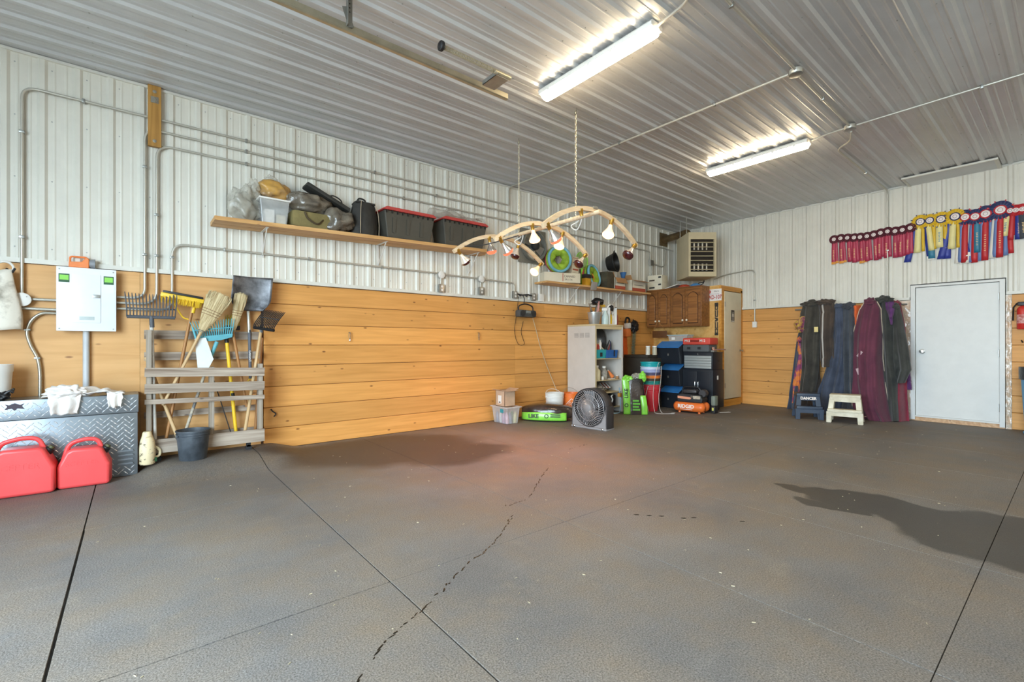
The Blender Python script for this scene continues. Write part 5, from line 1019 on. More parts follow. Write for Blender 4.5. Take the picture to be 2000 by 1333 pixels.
# things on top of the locker
def ont(x, y): return (LKX+x, LKY+y, LKH+.001)
t = bucket('tin_pail', ont(.19, .18), .085, .115, .21, mat('tin', '#b9bab8', .35, .6, var=.15), 'galvanised pail of clippers on top of the locker', ribs=(.95,), bail=False)
for k, (dx, dy, m) in enumerate(((-.13, .0, M_chrome), (.12, .03, M_chrome), (.07, -.05, mat('pink_grip', '#c98f86', .5)))): B().tube([(0, 0, .12), (dx*.6, dy, .24), (dx, dy, .36+.02*k)], [.016, .02, .01], 8).obj('clipper', m, t)
t = thing('baseball_cap', 'black baseball cap resting on the spray bottles', 'cap', ont(.42, .3)); B().blob((0, 0, .41), (.105, .1, .07), 6, .2, 2., flatbase=.7).obj('crown', M_black, t, smooth=70); B().at(T(-.12, -.02, .375) @ rot(0, -.25, 0)).lathe([(.085, 0), (.085, .006)], 18, sy=.75).obj('peak', M_black, t); B().cyl((0, 0, 0), (0, 0, .38), .03, 10).obj('bottle_under', mat('teal_bottle', '#3f8e9a', .4), t)
def spray(x, y, m, mh, lb, h=.2, w=.05):
    t = thing('spray_bottle', lb, 'spray bottle', ont(x, y), -.7, 'bottles in and on the locker'); B().lathe([(w*.95, 0), (w, .01), (w, h*.6), (w*.45, h*.85), (w*.4, h)], 14).obj('bottle', m, t); B().box(-.06, .035, -.016, .016, h+.001, h+.045, c=.008).obj('trigger_head', mh, t); B().tube(curve([(-.02, 0, h), (-.045, 0, h-.03), (-.04, 0, h-.07)], 4), .007, 6).obj('trigger', mh, t); return t
spray(.385, .10, mat('clear_blue', '#c4d6d2', .3), M_white, 'clear spray bottle on the locker, left of the white caddy', .24, .06); spray(.68, .12, mat('dark_red', '#9d3a2c', .4), M_black, 'red spray bottle right of the white caddy', .27, .055); spray(.60, .32, M_white, mat('bright_yellow', '#e8b62f', .4), 'white spray bottle with yellow trigger on the locker', .33, .05)
t = thing('grooming_caddy', 'white caddy with yellow bottle on top of the locker', 'caddy', ont(.545, .11)); B().box(-.09, .09, -.06, .06, 0, .012).box(-.1, -.085, -.06, .06, 0, .3).box(.085, .1, -.06, .06, 0, .3).obj('caddy', M_white, t, smooth=None)
for k, (x, c, h) in enumerate(((-.055, '#a58aa0', .2), (.0, '#e3be22', .17), (.055, '#dcd6cc', .21))): o = B().lathe([(.025, 0), (.026, h*.7), (.014, h*.8), (.02, h*.81), (.02, h)], 12).obj('bottle', mat('caddy_b%d' % k, c, .4), t); o.location = (x, 0, .013)
B().tube(curve([(-.092, 0, .3), (-.05, -.02, .35), (.0, 0, .33), (.05, .02, .36), (.092, 0, .3)], 5), .014, 7).obj('handle', M_white, t); B().blob((0, .0, .30), (.06, .04, .05), 11, .5, 2.4).obj('black_brush', M_black, t)
# hanging garden tools right of the locker
t = thing('hedge_trimmer', 'orange and black hedge trimmer hanging on the boards', 'hedge trimmer', (7.62, LW-.02, .78)); B().box(-.075, .045, -.03, -.012, 0, .56, c=.006).obj('blade_cover', mat('cover_orange', '#ee6a2b', .45), t); B().box(-.07, .08, -.12, -.012, .56, .72, c=.03).obj('motor', M_or, t); B().box(-.02, .09, -.12, -.02, .72, .83, c=.02).obj('housing', M_white, t); B().tube(curve([(-.03, -.06, .83), (.0, -.08, .93), (.09, -.08, .9), (.08, -.06, .75)], 5), .018, 8).obj('handle', M_black, t)
t.rotation_euler = (0, -.1, 0)
t = thing('coiled_cord', 'grey coiled hose hanging beside the hedge trimmer', 'hose', (7.83, LW-.04, .55)); B().tube([(.05*math.cos(i*.9)-.04*math.sin(i*.015), -.03+.02*math.sin(i*.9), .0+i*.0042) for i in range(240)], .0075, 5).obj('coil', mat('coil_grey', '#7d8b74', .5), t); B().tube(curve([(0, .0, 1.0), (.0, .02, 1.04), (0, .035, 1.02)], 4), .006, 6).obj('hanger', M_galv, t)
B().blob((-.01, -.04, 1.0), (.1, .05, .12), 14, .5, 2.5).obj('black_gun', M_black, t)
t = thing('green_leaf_tool', 'small green plastic trowel stuck behind the locker', 'trowel', (7.3, LW-.05, .72), ry=-.4); B().box(0, .2, -.01, .01, 0, .035, c=.008).obj('trowel', mat('leaf_green', '#5c9a48', .5), t)
# standing bedding bag
t = thing('bedding_bag', 'lime green and clear bedding bag standing upright in front of the locker', 'bag', (6.62, 4.80, .002), math.radians(-47), 'lime and black bedding bags')
def stand(u, v):
    a = 2*PI*u; k = 1-.16*v**2+.06*noise.noise(Vector((u*5, v*4, 7))); lean = -.02*v
    return (lean+.185*k*math.copysign(abs(math.cos(a))**.6, math.cos(a)), .115*k*math.copysign(abs(math.sin(a))**.7, math.sin(a)), .60*v)
B().sheet(stand, 44, 20, True).box(-.1, .1, -.06, .06, .52, .6, c=.02).obj('bag', M_bag, t, smooth=70)
def side_strip(x0, x1, z1, bulge): return lambda u, v: (x0+(x1-x0)*u-.03*v*v, -.118-.012*math.sin(PI*u)-bulge*math.sin(PI*v)+.02*v, .004+z1*v)
B().sheet(side_strip(-.2, -.085, .60, .012), 8, 20).obj('lime_side', M_lime, t, smooth=70, solid=.004); B().sheet(side_strip(.095, .195, .32, .012), 8, 14).obj('lime_side', M_lime, t, smooth=70, solid=.004)
B().blob((-.12, -.03, .6), (.085, .09, .06), 3, .4, 2.).obj('lime_shoulder', M_lime, t, smooth=70); B().blob((.12, -.02, .63), (.06, .06, .09), 7, .4, 2.).obj('lime_shoulder', M_lime, t, smooth=70); B().blob((.02, 0, .635), (.08, .05, .05), 17, .6, 2.8).obj('crumpled_neck', M_clear, t, smooth=70)
o = text('LIKE', .085, 'bag_print', M_bagk, t, T(-.155, -.149, .36) @ FY @ Matrix.Rotation(PI/2, 4, 'Z'), .001, bold=.002); text('O', .085, 'bag_print', M_bagk, t, T(-.15, -.142, .16) @ FY @ Matrix.Rotation(PI/2, 4, 'Z'), .001, bold=.002)
for k in range(4): B().box(-.05, .07-.02*(k % 2), -.132, -.125, .07+.05*k, .1+.05*k).obj('print_line', mat('print_green', '#66b83a', .4, var=0), t, smooth=None)
# stack of buckets
stk = (('#c9333b', 0, .40, 'red bucket at the bottom of the stack'), ('#d0424a', .075, .40, 'second red bucket, just above the bottom of the stack'), ('#2d8f84', .135, .40, 'dark teal bucket low in the stack'), ('#5a4b3c', .185, .40, 'brown bucket in the middle of the stack'), ('#ef8a3c', .235, .40, 'orange bucket in the middle of the stack'), ('#5b5672', .29, .40, 'dusky purple bucket in the stack'), ('#a9b0d6', .345, .40, 'lavender bucket in the upper stack'), ('#cfd9ea', .39, .40, 'pale blue bucket below the top of the stack'), ('#1fa3a8', .47, .40, 'turquoise bucket on top of the stack'))
for k, (c, z, h, lb) in enumerate(stk):
    bucket('stacked_bucket', (7.16, 4.86, .001+z), .13, .172, h, mat('stack_%d' % k, c, .4, var=.06), lb, group='stack of coloured buckets', ribs=(.9,), bail=k in (8,), bail_ang=-.35)
t = thing('lead_rope', 'white lead ropes hanging down the bucket stack', 'rope', (7.02, 4.76, .006))
for k, P in enumerate((((.12, -.1, .86), (.05, -.12, .84), (.0, -.09, .6), (-.03, -.07, .3), (-.04, -.1, .05), (-.1, -.2, 0), (.1, -.4, 0)), ((.13, -.13, .8), (.08, -.15, .55), (.05, -.13, .25), (.06, -.18, 0), (.2, -.35, 0)), ((-.03, .03, .45), (-.06, .06, .25), (-.08, .0, .06), (-.12, -.04, 0)))): B().tube(curve(P, 6), .004, 6).obj('rope', mat('rope_white', '#d9d3cb', .7), t)
# black trunk with jars
t = thing('storage_chest', 'black moulded trunk in the corner behind the buckets', 'trunk', (7.72, 5.30, .001)); M_trk = mat('trunk_black', '#39342d', .55, var=.2); B().box(-.36, .32, -.29, .36, 0, .93, c=.015).obj('body', M_trk, t); B().box(-.3, .3, -.2, .34, .931, .985, c=.01).obj('stepped_lid', M_trk, t)
for k, u in enumerate((1265.5, 1278.5)): p = wx(u, 690, 7.5); jar('white_jar', (7.5, p.y, .988), .042, .17, mat('jar_body_%d' % k, ('#e5dfce', '#b9b39c')[k], .4, var=.2), 'white-capped bottle on the black trunk, %s one' % ('left', 'right')[k], M_white, 'bottle', .9)
# blue-lidded bins
M_bbin = mat('recycle_black', '#20242b', .4, var=.1); M_blid = mat('recycle_blue', '#3479bd', .4, var=.12)
for k in range(3):
    t = thing('recycling_bin', ('bottom', 'middle', 'top')[k]+' black bin with blue flap lid, of the three stacked', 'bin', (7.96, 4.86, .001+.412*k), 0, 'stacked bins with blue lids')
    B().prism([(-.21, 0), (.2, 0), (.2, .405), (-.06, .405), (-.26, .30)], -.235, .235, 'x').at(T()).obj('bin', M_bbin, t, smooth=None, bevel=.008).rotation_euler = (0, 0, PI/2)
    t.children[0].rotation_euler = (0, 0, 0)
    t.children[0].data.transform(Matrix.Rotation(-PI/2, 4, 'Z'))
    l_ = B().hexa([(-.285, -.245, .295), (-.055, -.245, .408), (-.055, .245, .408), (-.285, .245, .295), (-.29, -.245, .306), (-.06, -.245, .42), (-.06, .245, .42), (-.29, .245, .306)]).obj('lid', M_blid, t, smooth=None, bevel=.003)
    B().box(-.262, -.255, -.03, .0, .15, .19).obj('handle_mark', M_galv, t, smooth=None)
t = thing('shoe_box_tote', 'clear tote with pale blue lid on top of the stacked bins', 'tote', (8.08, 4.82, 1.241)); B().taper(-.11, .11, -.2, .2, 0, .11, .88).obj('tub', M_cltote, t, smooth=None, bevel=.006); B().box(-.12, .12, -.215, .215, .111, .128, c=.005).obj('lid', mat('pale_blue_lid', '#a9c6cc', .4), t); B().box(-.112, -.108, .05, .12, .03, .08).obj('label', M_white, t, smooth=None)
# tool chest
M_tc = mat('chest_black', '#23272e', .35, var=.08); M_tcb = mat('chest_side', '#4a3f36', .4, var=.1); M_drw = mat('drawer_silver', '#b5bab8', .35, .4, var=.05)
t = thing('tool_chest', 'black steel tool chest with silver drawers above two doors', 'tool chest', (7.82, 4.05, .001)); w = .57; dp = .40
B().box(0, dp, 0, w, .06, .735, c=.005).obj('lower_cabinet', M_tc, t); B().box(.015, dp-.02, .012, w-.005, .7355, 1.035, c=.005).obj('upper_chest', M_tc, t)
B().box(.006, dp-.012, .004, w+.001, 1.0355, 1.05, c=.004).obj('lid', M_tc, t)
for k in range(2):
    d_ = B().box(-.012, -.0005, .03+.258*k, .28+.258*k, .09, .70, c=.003).obj('door', M_tc, t); B().tube(bend([(-.012, .255+.06*k, .40), (-.035, .255+.06*k, .40), (-.035, .255+.06*k, .52), (-.012, .255+.06*k, .52)], .01), .005, 6).obj('handle', M_chrome, d_)
for k in range(5):
    z = .755+.046*k; d_ = B().box(.003, .0145, .03, w-.03, z, z+.042, c=.003).obj('drawer', M_drw, t); B().box(-.004, .0025, .035, w-.035, z+.032, z+.041).obj('drawer_pull', M_drw, d_, smooth=None)
B().at(T(.014, w/2, 1.01) @ rot(0, -PI/2)).lathe([(.012, 0), (.012, .004)], 10).obj('lock', M_chrome, t); B().box(.15, .2, -.002, -.0003, .56, .63).obj('outlet_plate', M_white, t, smooth=None); B().box(.2, .26, .008, .0118, .88, .9).obj('side_slot', M_black, t, smooth=None)
for x in (.06, .34):
    for y in (.08, .49): B().cyl((x, y-.015, .03), (x, y+.015, .03), .03, 12).box(x-.015, x+.015, y-.02, y+.02, .045, .0595).obj('caster', M_dk, t)
t = thing('grey_case', 'grey plastic tool case lying on the tool chest', 'case', (7.98, 4.40, 1.052)); B().box(-.16, .14, -.28, .22, 0, .125, c=.02).obj('case', mat('case_grey', '#55585a', .5, var=.1), t)
for y in (-.1, .1): B().box(-.166, -.16, y-.03, y+.03, .045, .085).obj('latch', M_dk, t, smooth=None)
t = thing('red_case', 'red tool case with white print on top of the grey case', 'case', (7.98, 4.39, 1.178)); B().box(-.16, .14, -.29, .235, 0, .125, c=.025).obj('case', mat('case_red', '#cf4b3d', .42, var=.06), t); B().tube(bend([(-.16, -.08, .07), (-.19, -.08, .07), (-.19, .06, .07), (-.16, .06, .07)], .015), .012, 8).obj('handle', mat('case_red_dark', '#7c2a25', .5), t)
for k, y in enumerate((.14, -.15)): text('M12', .06, 'case_print', M_white, t, T(-.1605, y, .07) @ FX, .0006, bold=.001)
t = thing('loose_tools', 'small drill bits and tools at the right end of the chest top', 'tools', (7.93, 4.085, 1.052)); B().box(-.05, .05, -.03, .03, 0, .03).obj('tray', M_galv, t, smooth=None); B().tube([(-.03, -.03, .035), (.0, -.12, .05), (.02, -.2, .04)], .01, 6).obj('cable', mat('brown_cable', '#7a5240', .6), t)
for k in range(4): B().cyl((-.035+.022*k, .0, .031), (-.035+.022*k, .01, .08), .007, 6).obj('bit', M_chrome if k % 2 else M_or, t)
# air compressor
M_cor = mat('compressor_orange', '#ea7433', .4, var=.06); t = thing('air_compressor', 'orange twin-tank air compressor with black motor on the floor', 'air compressor', (7.55, 4.29, .001), math.radians(-82))
def tank(y, z, L_, r): return [(-L_/2, y, z), L_, r]
for y in (-.10, .085):
    B().at(T(0, y, .105) @ rot(0, PI/2)).lathe([(.001, -.27), (.05, -.262), (.077, -.235), (.082, -.2), (.082, .2), (.077, .235), (.05, .262), (.001, .27)], 22, cap0=False, cap1=False).obj('tank', M_cor, t)
for x in (-.17, .17):
    for y in (-.10, .085): B().lathe([(.022, 0), (.02, .03)], 10, (x, y, 0)).obj('foot', M_cor, t)
B().prism([(-.2, .18), (.22, .18), (.24, .24), (.2, .32), (-.14, .33), (-.22, .28)], -.14, .12, 'y').obj('motor_shroud', M_dk, t, smooth=None, bevel=.02); B().box(-.12, .12, -.1, .08, .335, .4, c=.03).obj('motor_top', M_fk, t)
B().tube(bend([(-.16, -.02, .33), (-.14, -.02, .44), (.14, -.02, .44), (.19, -.02, .3)], .05), .014, 8).obj('carry_handle', M_black, t); B().at(T(.2, .0, .34) @ rot(PI/2)).lathe([(.07, -.05), (.075, 0), (.06, .05)], 18).obj('filter', M_fk, t)
B().prism([(-.19, .245), (.02, .235), (.05, .25), (.03, .275), (-.19, .285)], -.1425, -.141, 'y').obj('brand_strip', mat('strip_orange', '#e79a78', .5, var=0), t, smooth=None)
text('RIDGID', .085, 'brand_text', M_lw, t, T(-.03, -.1835, .115) @ FY, .0025, bold=.003); B().box(-.13, .08, -.182, -.18, .062, .068).obj('brand_underline', M_lw, t, smooth=None)
B().at(T(.06, -.141, .285) @ rot(PI/2)).lathe([(.022, 0), (.022, .012)], 14).obj('gauge', M_chrome, t); B().box(.08, .2, -.1425, -.141, .25, .3).obj('label', mat('label_buff', '#c8b9a2', .5, var=.3, vs=40), t, smooth=None)
t = thing('leaf_blower', 'small dark battery tool on the floor between compressor and chest', 'power tool', (7.72, 3.95, .001)); B().box(-.06, .06, -.02, .05, .0, .13, c=.02).obj('battery', M_dk, t); B().box(-.05, .07, -.015, .055, .131, .3, c=.02).obj('body', mat('grey_green', '#7d8478', .5), t); B().box(-.064, -.06, .0, .03, .05, .1).obj('label', mat('pale_label', '#d8d06a', .5), t, smooth=None)
t = thing('paper_slip', 'white paper strip lying on the mats by the closet', 'paper', (7.98, 3.92, .001), -.5); B().box(-.1, .1, -.025, .025, 0, .004).obj('slip', M_white, t, smooth=None)
# ================================================================ BACK WALL: BLANKETS, STOOLS, RIBBONS
t = thing('blanket_rack', 'steel rail with hooks holding the horse blankets on the back wall', 'rack', (BW-.02, 1.72, 1.81)); B().tube([(-.14, -.02, 0), (-.14, 1.55, 0)], .014, 8).obj('rail', M_galv, t)
for y in (.05, .75, 1.45): B().tube([(.0, y, 0), (-.14, y, 0)], .01, 8).obj('arm', M_galv, t)
def drape(name, lb, rows, m, dep=.12, X0=9.22, n=5, amp=.16, seed=0., bind=None, bindside=(0,), cat='horse blanket', sink=0.):
    """hanging folded blanket: rows = (v-level px, left px, right px) surveyed on the plane x = X0"""
    rows = sorted(rows); pts = []
    for v, l, r in rows: a, b_ = wx(l, v, X0), wx(r, v, X0); pts.append((max(.004, (a.z+b_.z)/2), a.y, b_.y))
    z0 = pts[-1][0]; base = Vector((X0, (pts[-1][1]+pts[-1][2])/2, z0)); t = thing(name, lb, cat, base, group='horse blankets on the rack')
    K = 26
    def at_(v):
        f = v*(len(pts)-1); i = min(int(f), len(pts)-2); u = f-i; u = u*u*(3-2*u); p, q = pts[i], pts[i+1]; return [p[k]+(q[k]-p[k])*u for k in range(3)]
    def f(u, v):
        z, yl, yr = at_(v); c, h = (yl+yr)/2, (yl-yr)/2; a = 2*PI*u
        w = amp*(.35+.9*v)
        dx = dep*(.45+.55*min(1, v*2.2))*math.sin(a)*(1+w*math.sin(n*a+seed+1.3*v)+.1*noise.noise(Vector((a*2, v*6, seed))))
        dy = h*math.cos(a)*(1+.10*w*math.sin((n+2)*a+seed*2))
        g = math.cos(a)*h
        dx -= (.5-.5*math.sin(a))*(.052*math.sin(g*34+seed*3+1.5*v+1.2*noise.noise(Vector((g*6, v*2, seed))))+.030*math.sin(g*66+seed*7-2*v))*(.3+.8*v)+.03*noise.noise(Vector((g*7, v*7, seed+3)))
        return (dx, c+dy-base.y, z-z0)
    s = B().sheet(f, 60, K, True)
    top = [f(i/60, 0) for i in range(60)]; s.add(top, [tuple(range(59, -1, -1))])
    s.obj('blanket', m, t, smooth=75)
    zt, yl, yr = pts[0]
    if cat == 'horse blanket' and z0 < 1.3: B().blob((-.03, (yl+yr)/2-base.y, zt-z0+.0), (.08, abs(yl-yr)*.47, .055), seed+2, .5, 2.4).obj('collar_fold', m, t, smooth=75)
    for q in bindside:
        if bind: B().tube([Vector(f(q, i/40))*1.0 for i in range(41)], .014, 6).obj('binding', bind, t, smooth=80)
    return t
def cloth(n, c, c2=None, v=.3, vs=5): return mat(n, c, .85, var=v, vs=vs, col2=c2, bump=.25, bs=10, sheen=.2)
C_ol = cloth('blanket_olive', '#4d4940', '#34302b'); C_nv = cloth('blanket_navy', '#4c5568', '#353c4c'); C_gr = cloth('blanket_slate', '#4d535c', '#363a42'); C_br = cloth('blanket_brown', '#4f4238', '#352d2a'); C_bg = cloth('blanket_burgundy', '#6b3446', '#582a3e'); C_bk = cloth('blanket_black', '#42443f', '#2c2e2d'); C_red = cloth('lining_red', '#8c2b40', '#6d1f33'); C_flo = mat('floral_lining', '#e0853f', .8, var=1, vs=9, col2='#8d4470', thresh=(.42, .56)); C_pur = cloth('purple_cloth', '#6a3a72', '#4a2858'); C_or = cloth('orange_cloth', '#e8672d'); C_be = mat('beige_binding', '#c9b7a0', .8, var=.1)
drape('horse_blanket', 'horse blanket with orange floral lining, leftmost on the rack', [(640, 1563, 1578), (665, 1556, 1573), (740, 1546, 1568), (775, 1541, 1566), (800, 1538, 1566)], C_nv, .05, 9.30, 3, .1, .4)
drape('blanket_lining', 'orange floral lining hanging out at the left of the rack', [(664, 1559, 1568), (700, 1556, 1569), (750, 1549, 1568), (788, 1547, 1560)], C_flo, .035, 9.22, 3, .1, 1.)
drape('blanket_flap', 'purple and yellow patterned flap folded over at the left of the rack', [(618, 1566, 1574), (632, 1550, 1580), (643, 1556, 1577), (650, 1560, 1574)], mat('floral_flap', '#c9a24a', .8, var=1, vs=11, col2='#7c3a5c', thresh=(.42, .56)), .05, 9.12, 2, .08, 2.)
drape('horse_blanket', 'dark olive horse blanket with cream tag, near the left of the rack', [(594, 1568, 1608), (612, 1564, 1612), (650, 1562, 1606), (700, 1566, 1600), (735, 1565, 1597), (768, 1562, 1590)], C_ol, .13, 9.20, 5, .2, 2.2)
drape('horse_blanket', 'brown striped horse blanket with grey hem, hanging short', [(591, 1597, 1630), (612, 1600, 1632), (660, 1602, 1627), (700, 1601, 1636), (717, 1604, 1633)], C_br, .11, 9.10, 4, .2, 4.1, mat('grey_stripe', '#b5b0aa', .8, var=0), (.80,))
drape('horse_blanket', 'dark blanket bunched low behind the blue step stool', [(700, 1575, 1600), (740, 1566, 1602), (775, 1562, 1598), (800, 1560, 1596)], C_br, .06, 9.30, 4, .2, 5.)
drape('horse_blanket', 'long navy horse blanket in the middle of the rack', [(600, 1625, 1652), (650, 1626, 1660), (700, 1620, 1663), (760, 1600, 1662), (808, 1592, 1660)], C_nv, .15, 9.18, 5, .25, .9)
drape('horse_blanket', 'slate grey horse blanket hanging behind the cream step stool', [(598, 1646, 1674), (640, 1648, 1676), (700, 1650, 1676), (760, 1652, 1674), (812, 1645, 1676)], C_gr, .14, 9.10, 4, .25, 3.3, mat('white_stripe', '#b9b9b4', .8, var=0), (.42,))
drape('orange_sheet', 'bright orange blanket strap folded at the top of the rack', [(597, 1667, 1681), (615, 1668, 1682), (635, 1671, 1679), (642, 1673, 1677)], C_or, .05, 9.06, 3, .1, .2)
drape('horse_blanket', 'burgundy horse blanket with beige binding, reaching the floor', [(590, 1690, 1712), (605, 1680, 1720), (650, 1668, 1722), (700, 1664, 1722), (750, 1663, 1727), (800, 1668, 1736), (822, 1682, 1742)], C_bg, .16, 9.02, 4, .3, 1.7, C_be, (.46, .98))
drape('horse_blanket', 'black horse blanket hanging right of the burgundy one', [(586, 1710, 1745), (610, 1712, 1750), (660, 1718, 1752), (720, 1722, 1755), (780, 1728, 1758), (820, 1732, 1760)], C_bk, .15, 9.14, 5, .2, 2.9)
drape('horse_blanket', 'dark blanket with red lining, right end of the rack', [(595, 1740, 1760), (640, 1742, 1768), (720, 1738, 1770), (780, 1738, 1772), (824, 1738, 1776)], C_red, .12, 9.24, 5, .22, 4.4)
drape('horse_coat', 'dark grey coat hanging over the red lining by the door', [(600, 1742, 1758), (640, 1744, 1766), (690, 1744, 1776), (722, 1748, 1780), (748, 1746, 1768)], C_bk, .1, 9.06, 4, .25, .6)
drape('purple_bag', 'purple nylon piece at the top right of the rack', [(590, 1728, 1746), (604, 1730, 1748), (622, 1736, 1744), (635, 1740, 1743)], C_pur, .05, 8.98, 3, .15, 3.)
drape('purple_bag', 'small purple cloth hanging low beside the door frame', [(728, 1768, 1778), (745, 1768, 1780), (762, 1770, 1781)], C_pur, .04, 9.3, 3, .15, 3.)
t = thing('blanket_hem', 'striped hem of the burgundy blanket lying on the mats', 'horse blanket', (8.98, 2.22, .002)); B().sheet(lambda u, v: (-.12+.22*v, .25-.48*u+.1*v, .01+.05*(1-v)*math.sin(PI*u)+.012*math.sin(u*17)), 24, 8).obj('hem', C_bg, t, smooth=70, solid=.008)
for k in range(2): B().tube([(-.12+.22*v-.004, .25-.48*u+.1*v, .018+.05*(1-v)*math.sin(PI*u)+.012*math.sin(u*17)) for u, v in [(i/20, .12+.3*k) for i in range(21)]], .011, 6, flat=.5).obj('white_band', C_be, t)
# cream tag, chrome buckles on the blankets
t = thing('blanket_tag', 'cream paper tag pinned on the dark olive blanket', 'tag', wx(1594, 644, 9.06), .0); B().box(-.003, .003, -.03, .03, -.045, .045).obj('tag', mat('tag_cream', '#e3d08f', .7, var=0), t, smooth=None)
for u, v, lb in ((1679, 692, 'upper'), (1676, 726, 'lower')):
    p = wx(u, v, 8.84); t = thing('strap_buckle', lb+' pale strap buckle on the burgundy blanket', 'buckle', p, rx=.6 if lb == 'upper' else -.3); B().box(-.004, .004, -.02, .02, -.05, .05, c=.003).obj('strap', mat('pale_mauve', '#b59aa0', .6), t)
# step stools
def stool(lb, loc, rz, m, w, d_, h, mark=None):
    t = thing('step_stool', lb, 'stool', loc, rz, 'plastic step stools')
    k = .84
    def leg(x0, y0, x1, y1, z1): return B().hexa([(x0-.035, y0-.02, 0), (x0+.035, y0-.02, 0), (x0+.035, y0+.02, 0), (x0-.035, y0+.02, 0), (x1-.035, y1-.02, z1), (x1+.035, y1-.02, z1), (x1+.035, y1+.02, z1), (x1-.035, y1+.02, z1)])
    for sx in (-1, 1):
        leg(sx*(w/2-.035), -d_/2+.02, sx*(w*k/2-.035), -d_/2+.09, h-.05).obj('leg', m, t, smooth=None, bevel=.006); leg(sx*(w/2-.035), d_/2-.02, sx*(w*k/2-.035), d_/2-.06, h-.05).obj('leg', m, t, smooth=None, bevel=.006)
        B().hexa([(sx*(w/2-.03)-.008, -d_/2+.06, .13), (sx*(w/2-.03)+.008, -d_/2+.06, .13), (sx*(w/2-.03)+.008, d_/2-.06, .13), (sx*(w/2-.03)-.008, d_/2-.06, .13), (sx*(w*k/2-.03)-.008, -d_/2+.1, h-.04), (sx*(w*k/2-.03)+.008, -d_/2+.1, h-.04), (sx*(w*k/2-.03)+.008, d_/2-.08, h-.04), (sx*(w*k/2-.03)-.008, d_/2-.08, h-.04)]).obj('side_panel', m, t, smooth=None)
    B().box(-w*k/2, w*k/2, -d_/2+.06, d_/2-.03, h-.05, h, c=.012).obj('top_step', m, t); B().box(-w*.46, w*.46, -d_/2-.04, -d_/2+.10, .16, .205, c=.008).obj('lower_step', m, t)
    B().box(-w*k/2+.01, w*k/2-.01, -d_/2+.062, -d_/2+.085, h-.11, h-.045).obj('front_rail', m, t, smooth=None); B().box(-w*.44, w*.44, -d_/2-.03, -d_/2-.005, .1, .165).obj('lower_rail', m, t, smooth=None)
    for sx in (-1, 1): B().box(sx*w*.42-.03, sx*w*.42+.03, -d_/2-.035, -d_/2+.0, 0, .165).obj('front_foot', m, t, smooth=None)
    if mark: text(mark, .06, 'hand_lettering', M_lw, t, T(0, -d_/2+.0612, h-.078) @ FY, .0006, bold=.003, sx=.9)
    return t
M_sblue = mat('stool_navy', '#3a4658', .45, var=.15); M_scr = mat('stool_cream', '#e2dcc8', .5, var=.2, col2='#c3b99e', vs=8)
stool('dark blue plastic step stool with white hand lettering, below the blankets', (8.42, 2.79, .001), math.radians(-62), M_sblue, .38, .36, .40, 'DANCER'); stool('cream plastic step stool standing in front of the blankets', (8.42, 2.27, .001), math.radians(-78), M_scr, .46, .34, .42)
# fire extinguisher, blue can
t = thing('fire_extinguisher', 'red fire extinguisher hanging at the right edge of the back wall', 'fire extinguisher', (BW-.07, .495, 1.39)); M_exr = mat('extinguisher_red', '#c8322b', .3, var=.03)
B().lathe([(.05, 0), (.058, .01), (.058, .27), (.045, .3), (.02, .32)], 18).obj('cylinder', M_exr, t); B().lathe([(.0588, .08), (.0588, .2)], 18, cap0=False, cap1=False).obj('label', mat('ext_label', '#e8c9c2', .5, var=.5, vs=30, col2='#b54a44'), t); B().box(-.02, .02, -.05, .05, .321, .375, c=.01).obj('valve', M_black, t); B().tube([(0, .05, .36), (-.02, .085, .3), (-.02, .09, .12)], .01, 6).obj('hose', M_black, t)
B().box(.055, .068, -.03, .03, .05, .3).obj('bracket', M_galv, t, smooth=None)
t = thing('tack_hook', 'small dark hook on the boards below the fire extinguisher', 'hook', (BW-.002, .50, 1.22)); B().tube(curve([(0, 0, 0), (-.03, 0, -.01), (-.05, .01, .02)], 4), .007, 6).obj('hook', M_dk, t)
t = thing('trash_can', 'blue plastic trash can with black liner at the right edge', 'trash can', (9.13, .24, .001)); B().lathe([(.22, 0), (.24, .01), (.24, .03), (.225, .04), (.265, .83), (.275, .84), (.275, .86)], 30).obj('can', mat('can_blue', '#4f9ccb', .4, var=.06), t); B().lathe([(.279, .72), (.281, .861), (.28, .885), (.24, .885), (.2, .7)], 30, cap0=False).obj('liner', mat('liner_black', '#2b2d30', .3, var=.2, bump=.5, bs=12), t)
# ---------------------------------------------------------------- award rosettes
M_gold = mat('gold_print', '#e3c07e', .4, var=0); C_mar = mat('ribbon_maroon', '#5a2430', .5, var=.1); C_ros = mat('ribbon_crimson', '#b83d57', .45, var=.12); C_ora = mat('ribbon_orange_end', '#e0942c', .5); C_yl = mat('ribbon_yellow', '#e3b829', .45, var=.1); C_pal = mat('ribbon_pale_yellow', '#ecdf9c', .45, var=.06); C_blu = mat('ribbon_royal', '#36439a', .45, var=.08); C_nav = mat('ribbon_navy', '#2b3560', .45, var=.1); C_rd = mat('ribbon_red', '#c42f35', .45, var=.08); C_wh = mat('ribbon_white', '#ece6da', .5, var=.04); C_lb = mat('ribbon_light_blue', '#6f86b8', .45, var=.06); C_btn = mat('rosette_button', '#efe2de', .4, var=0); C_tl = mat('ribbon_teal', '#3b7f9c', .45)
def pleat(r0, r1, n, y, dz): return lambda u, v: ((r0+(r1-r0)*v)*math.cos(2*PI*u), y-(dz if int(round(u*n*2)) % 2 else -dz)*v, (r0+(r1-r0)*v)*math.sin(2*PI*u))
BASES = {}
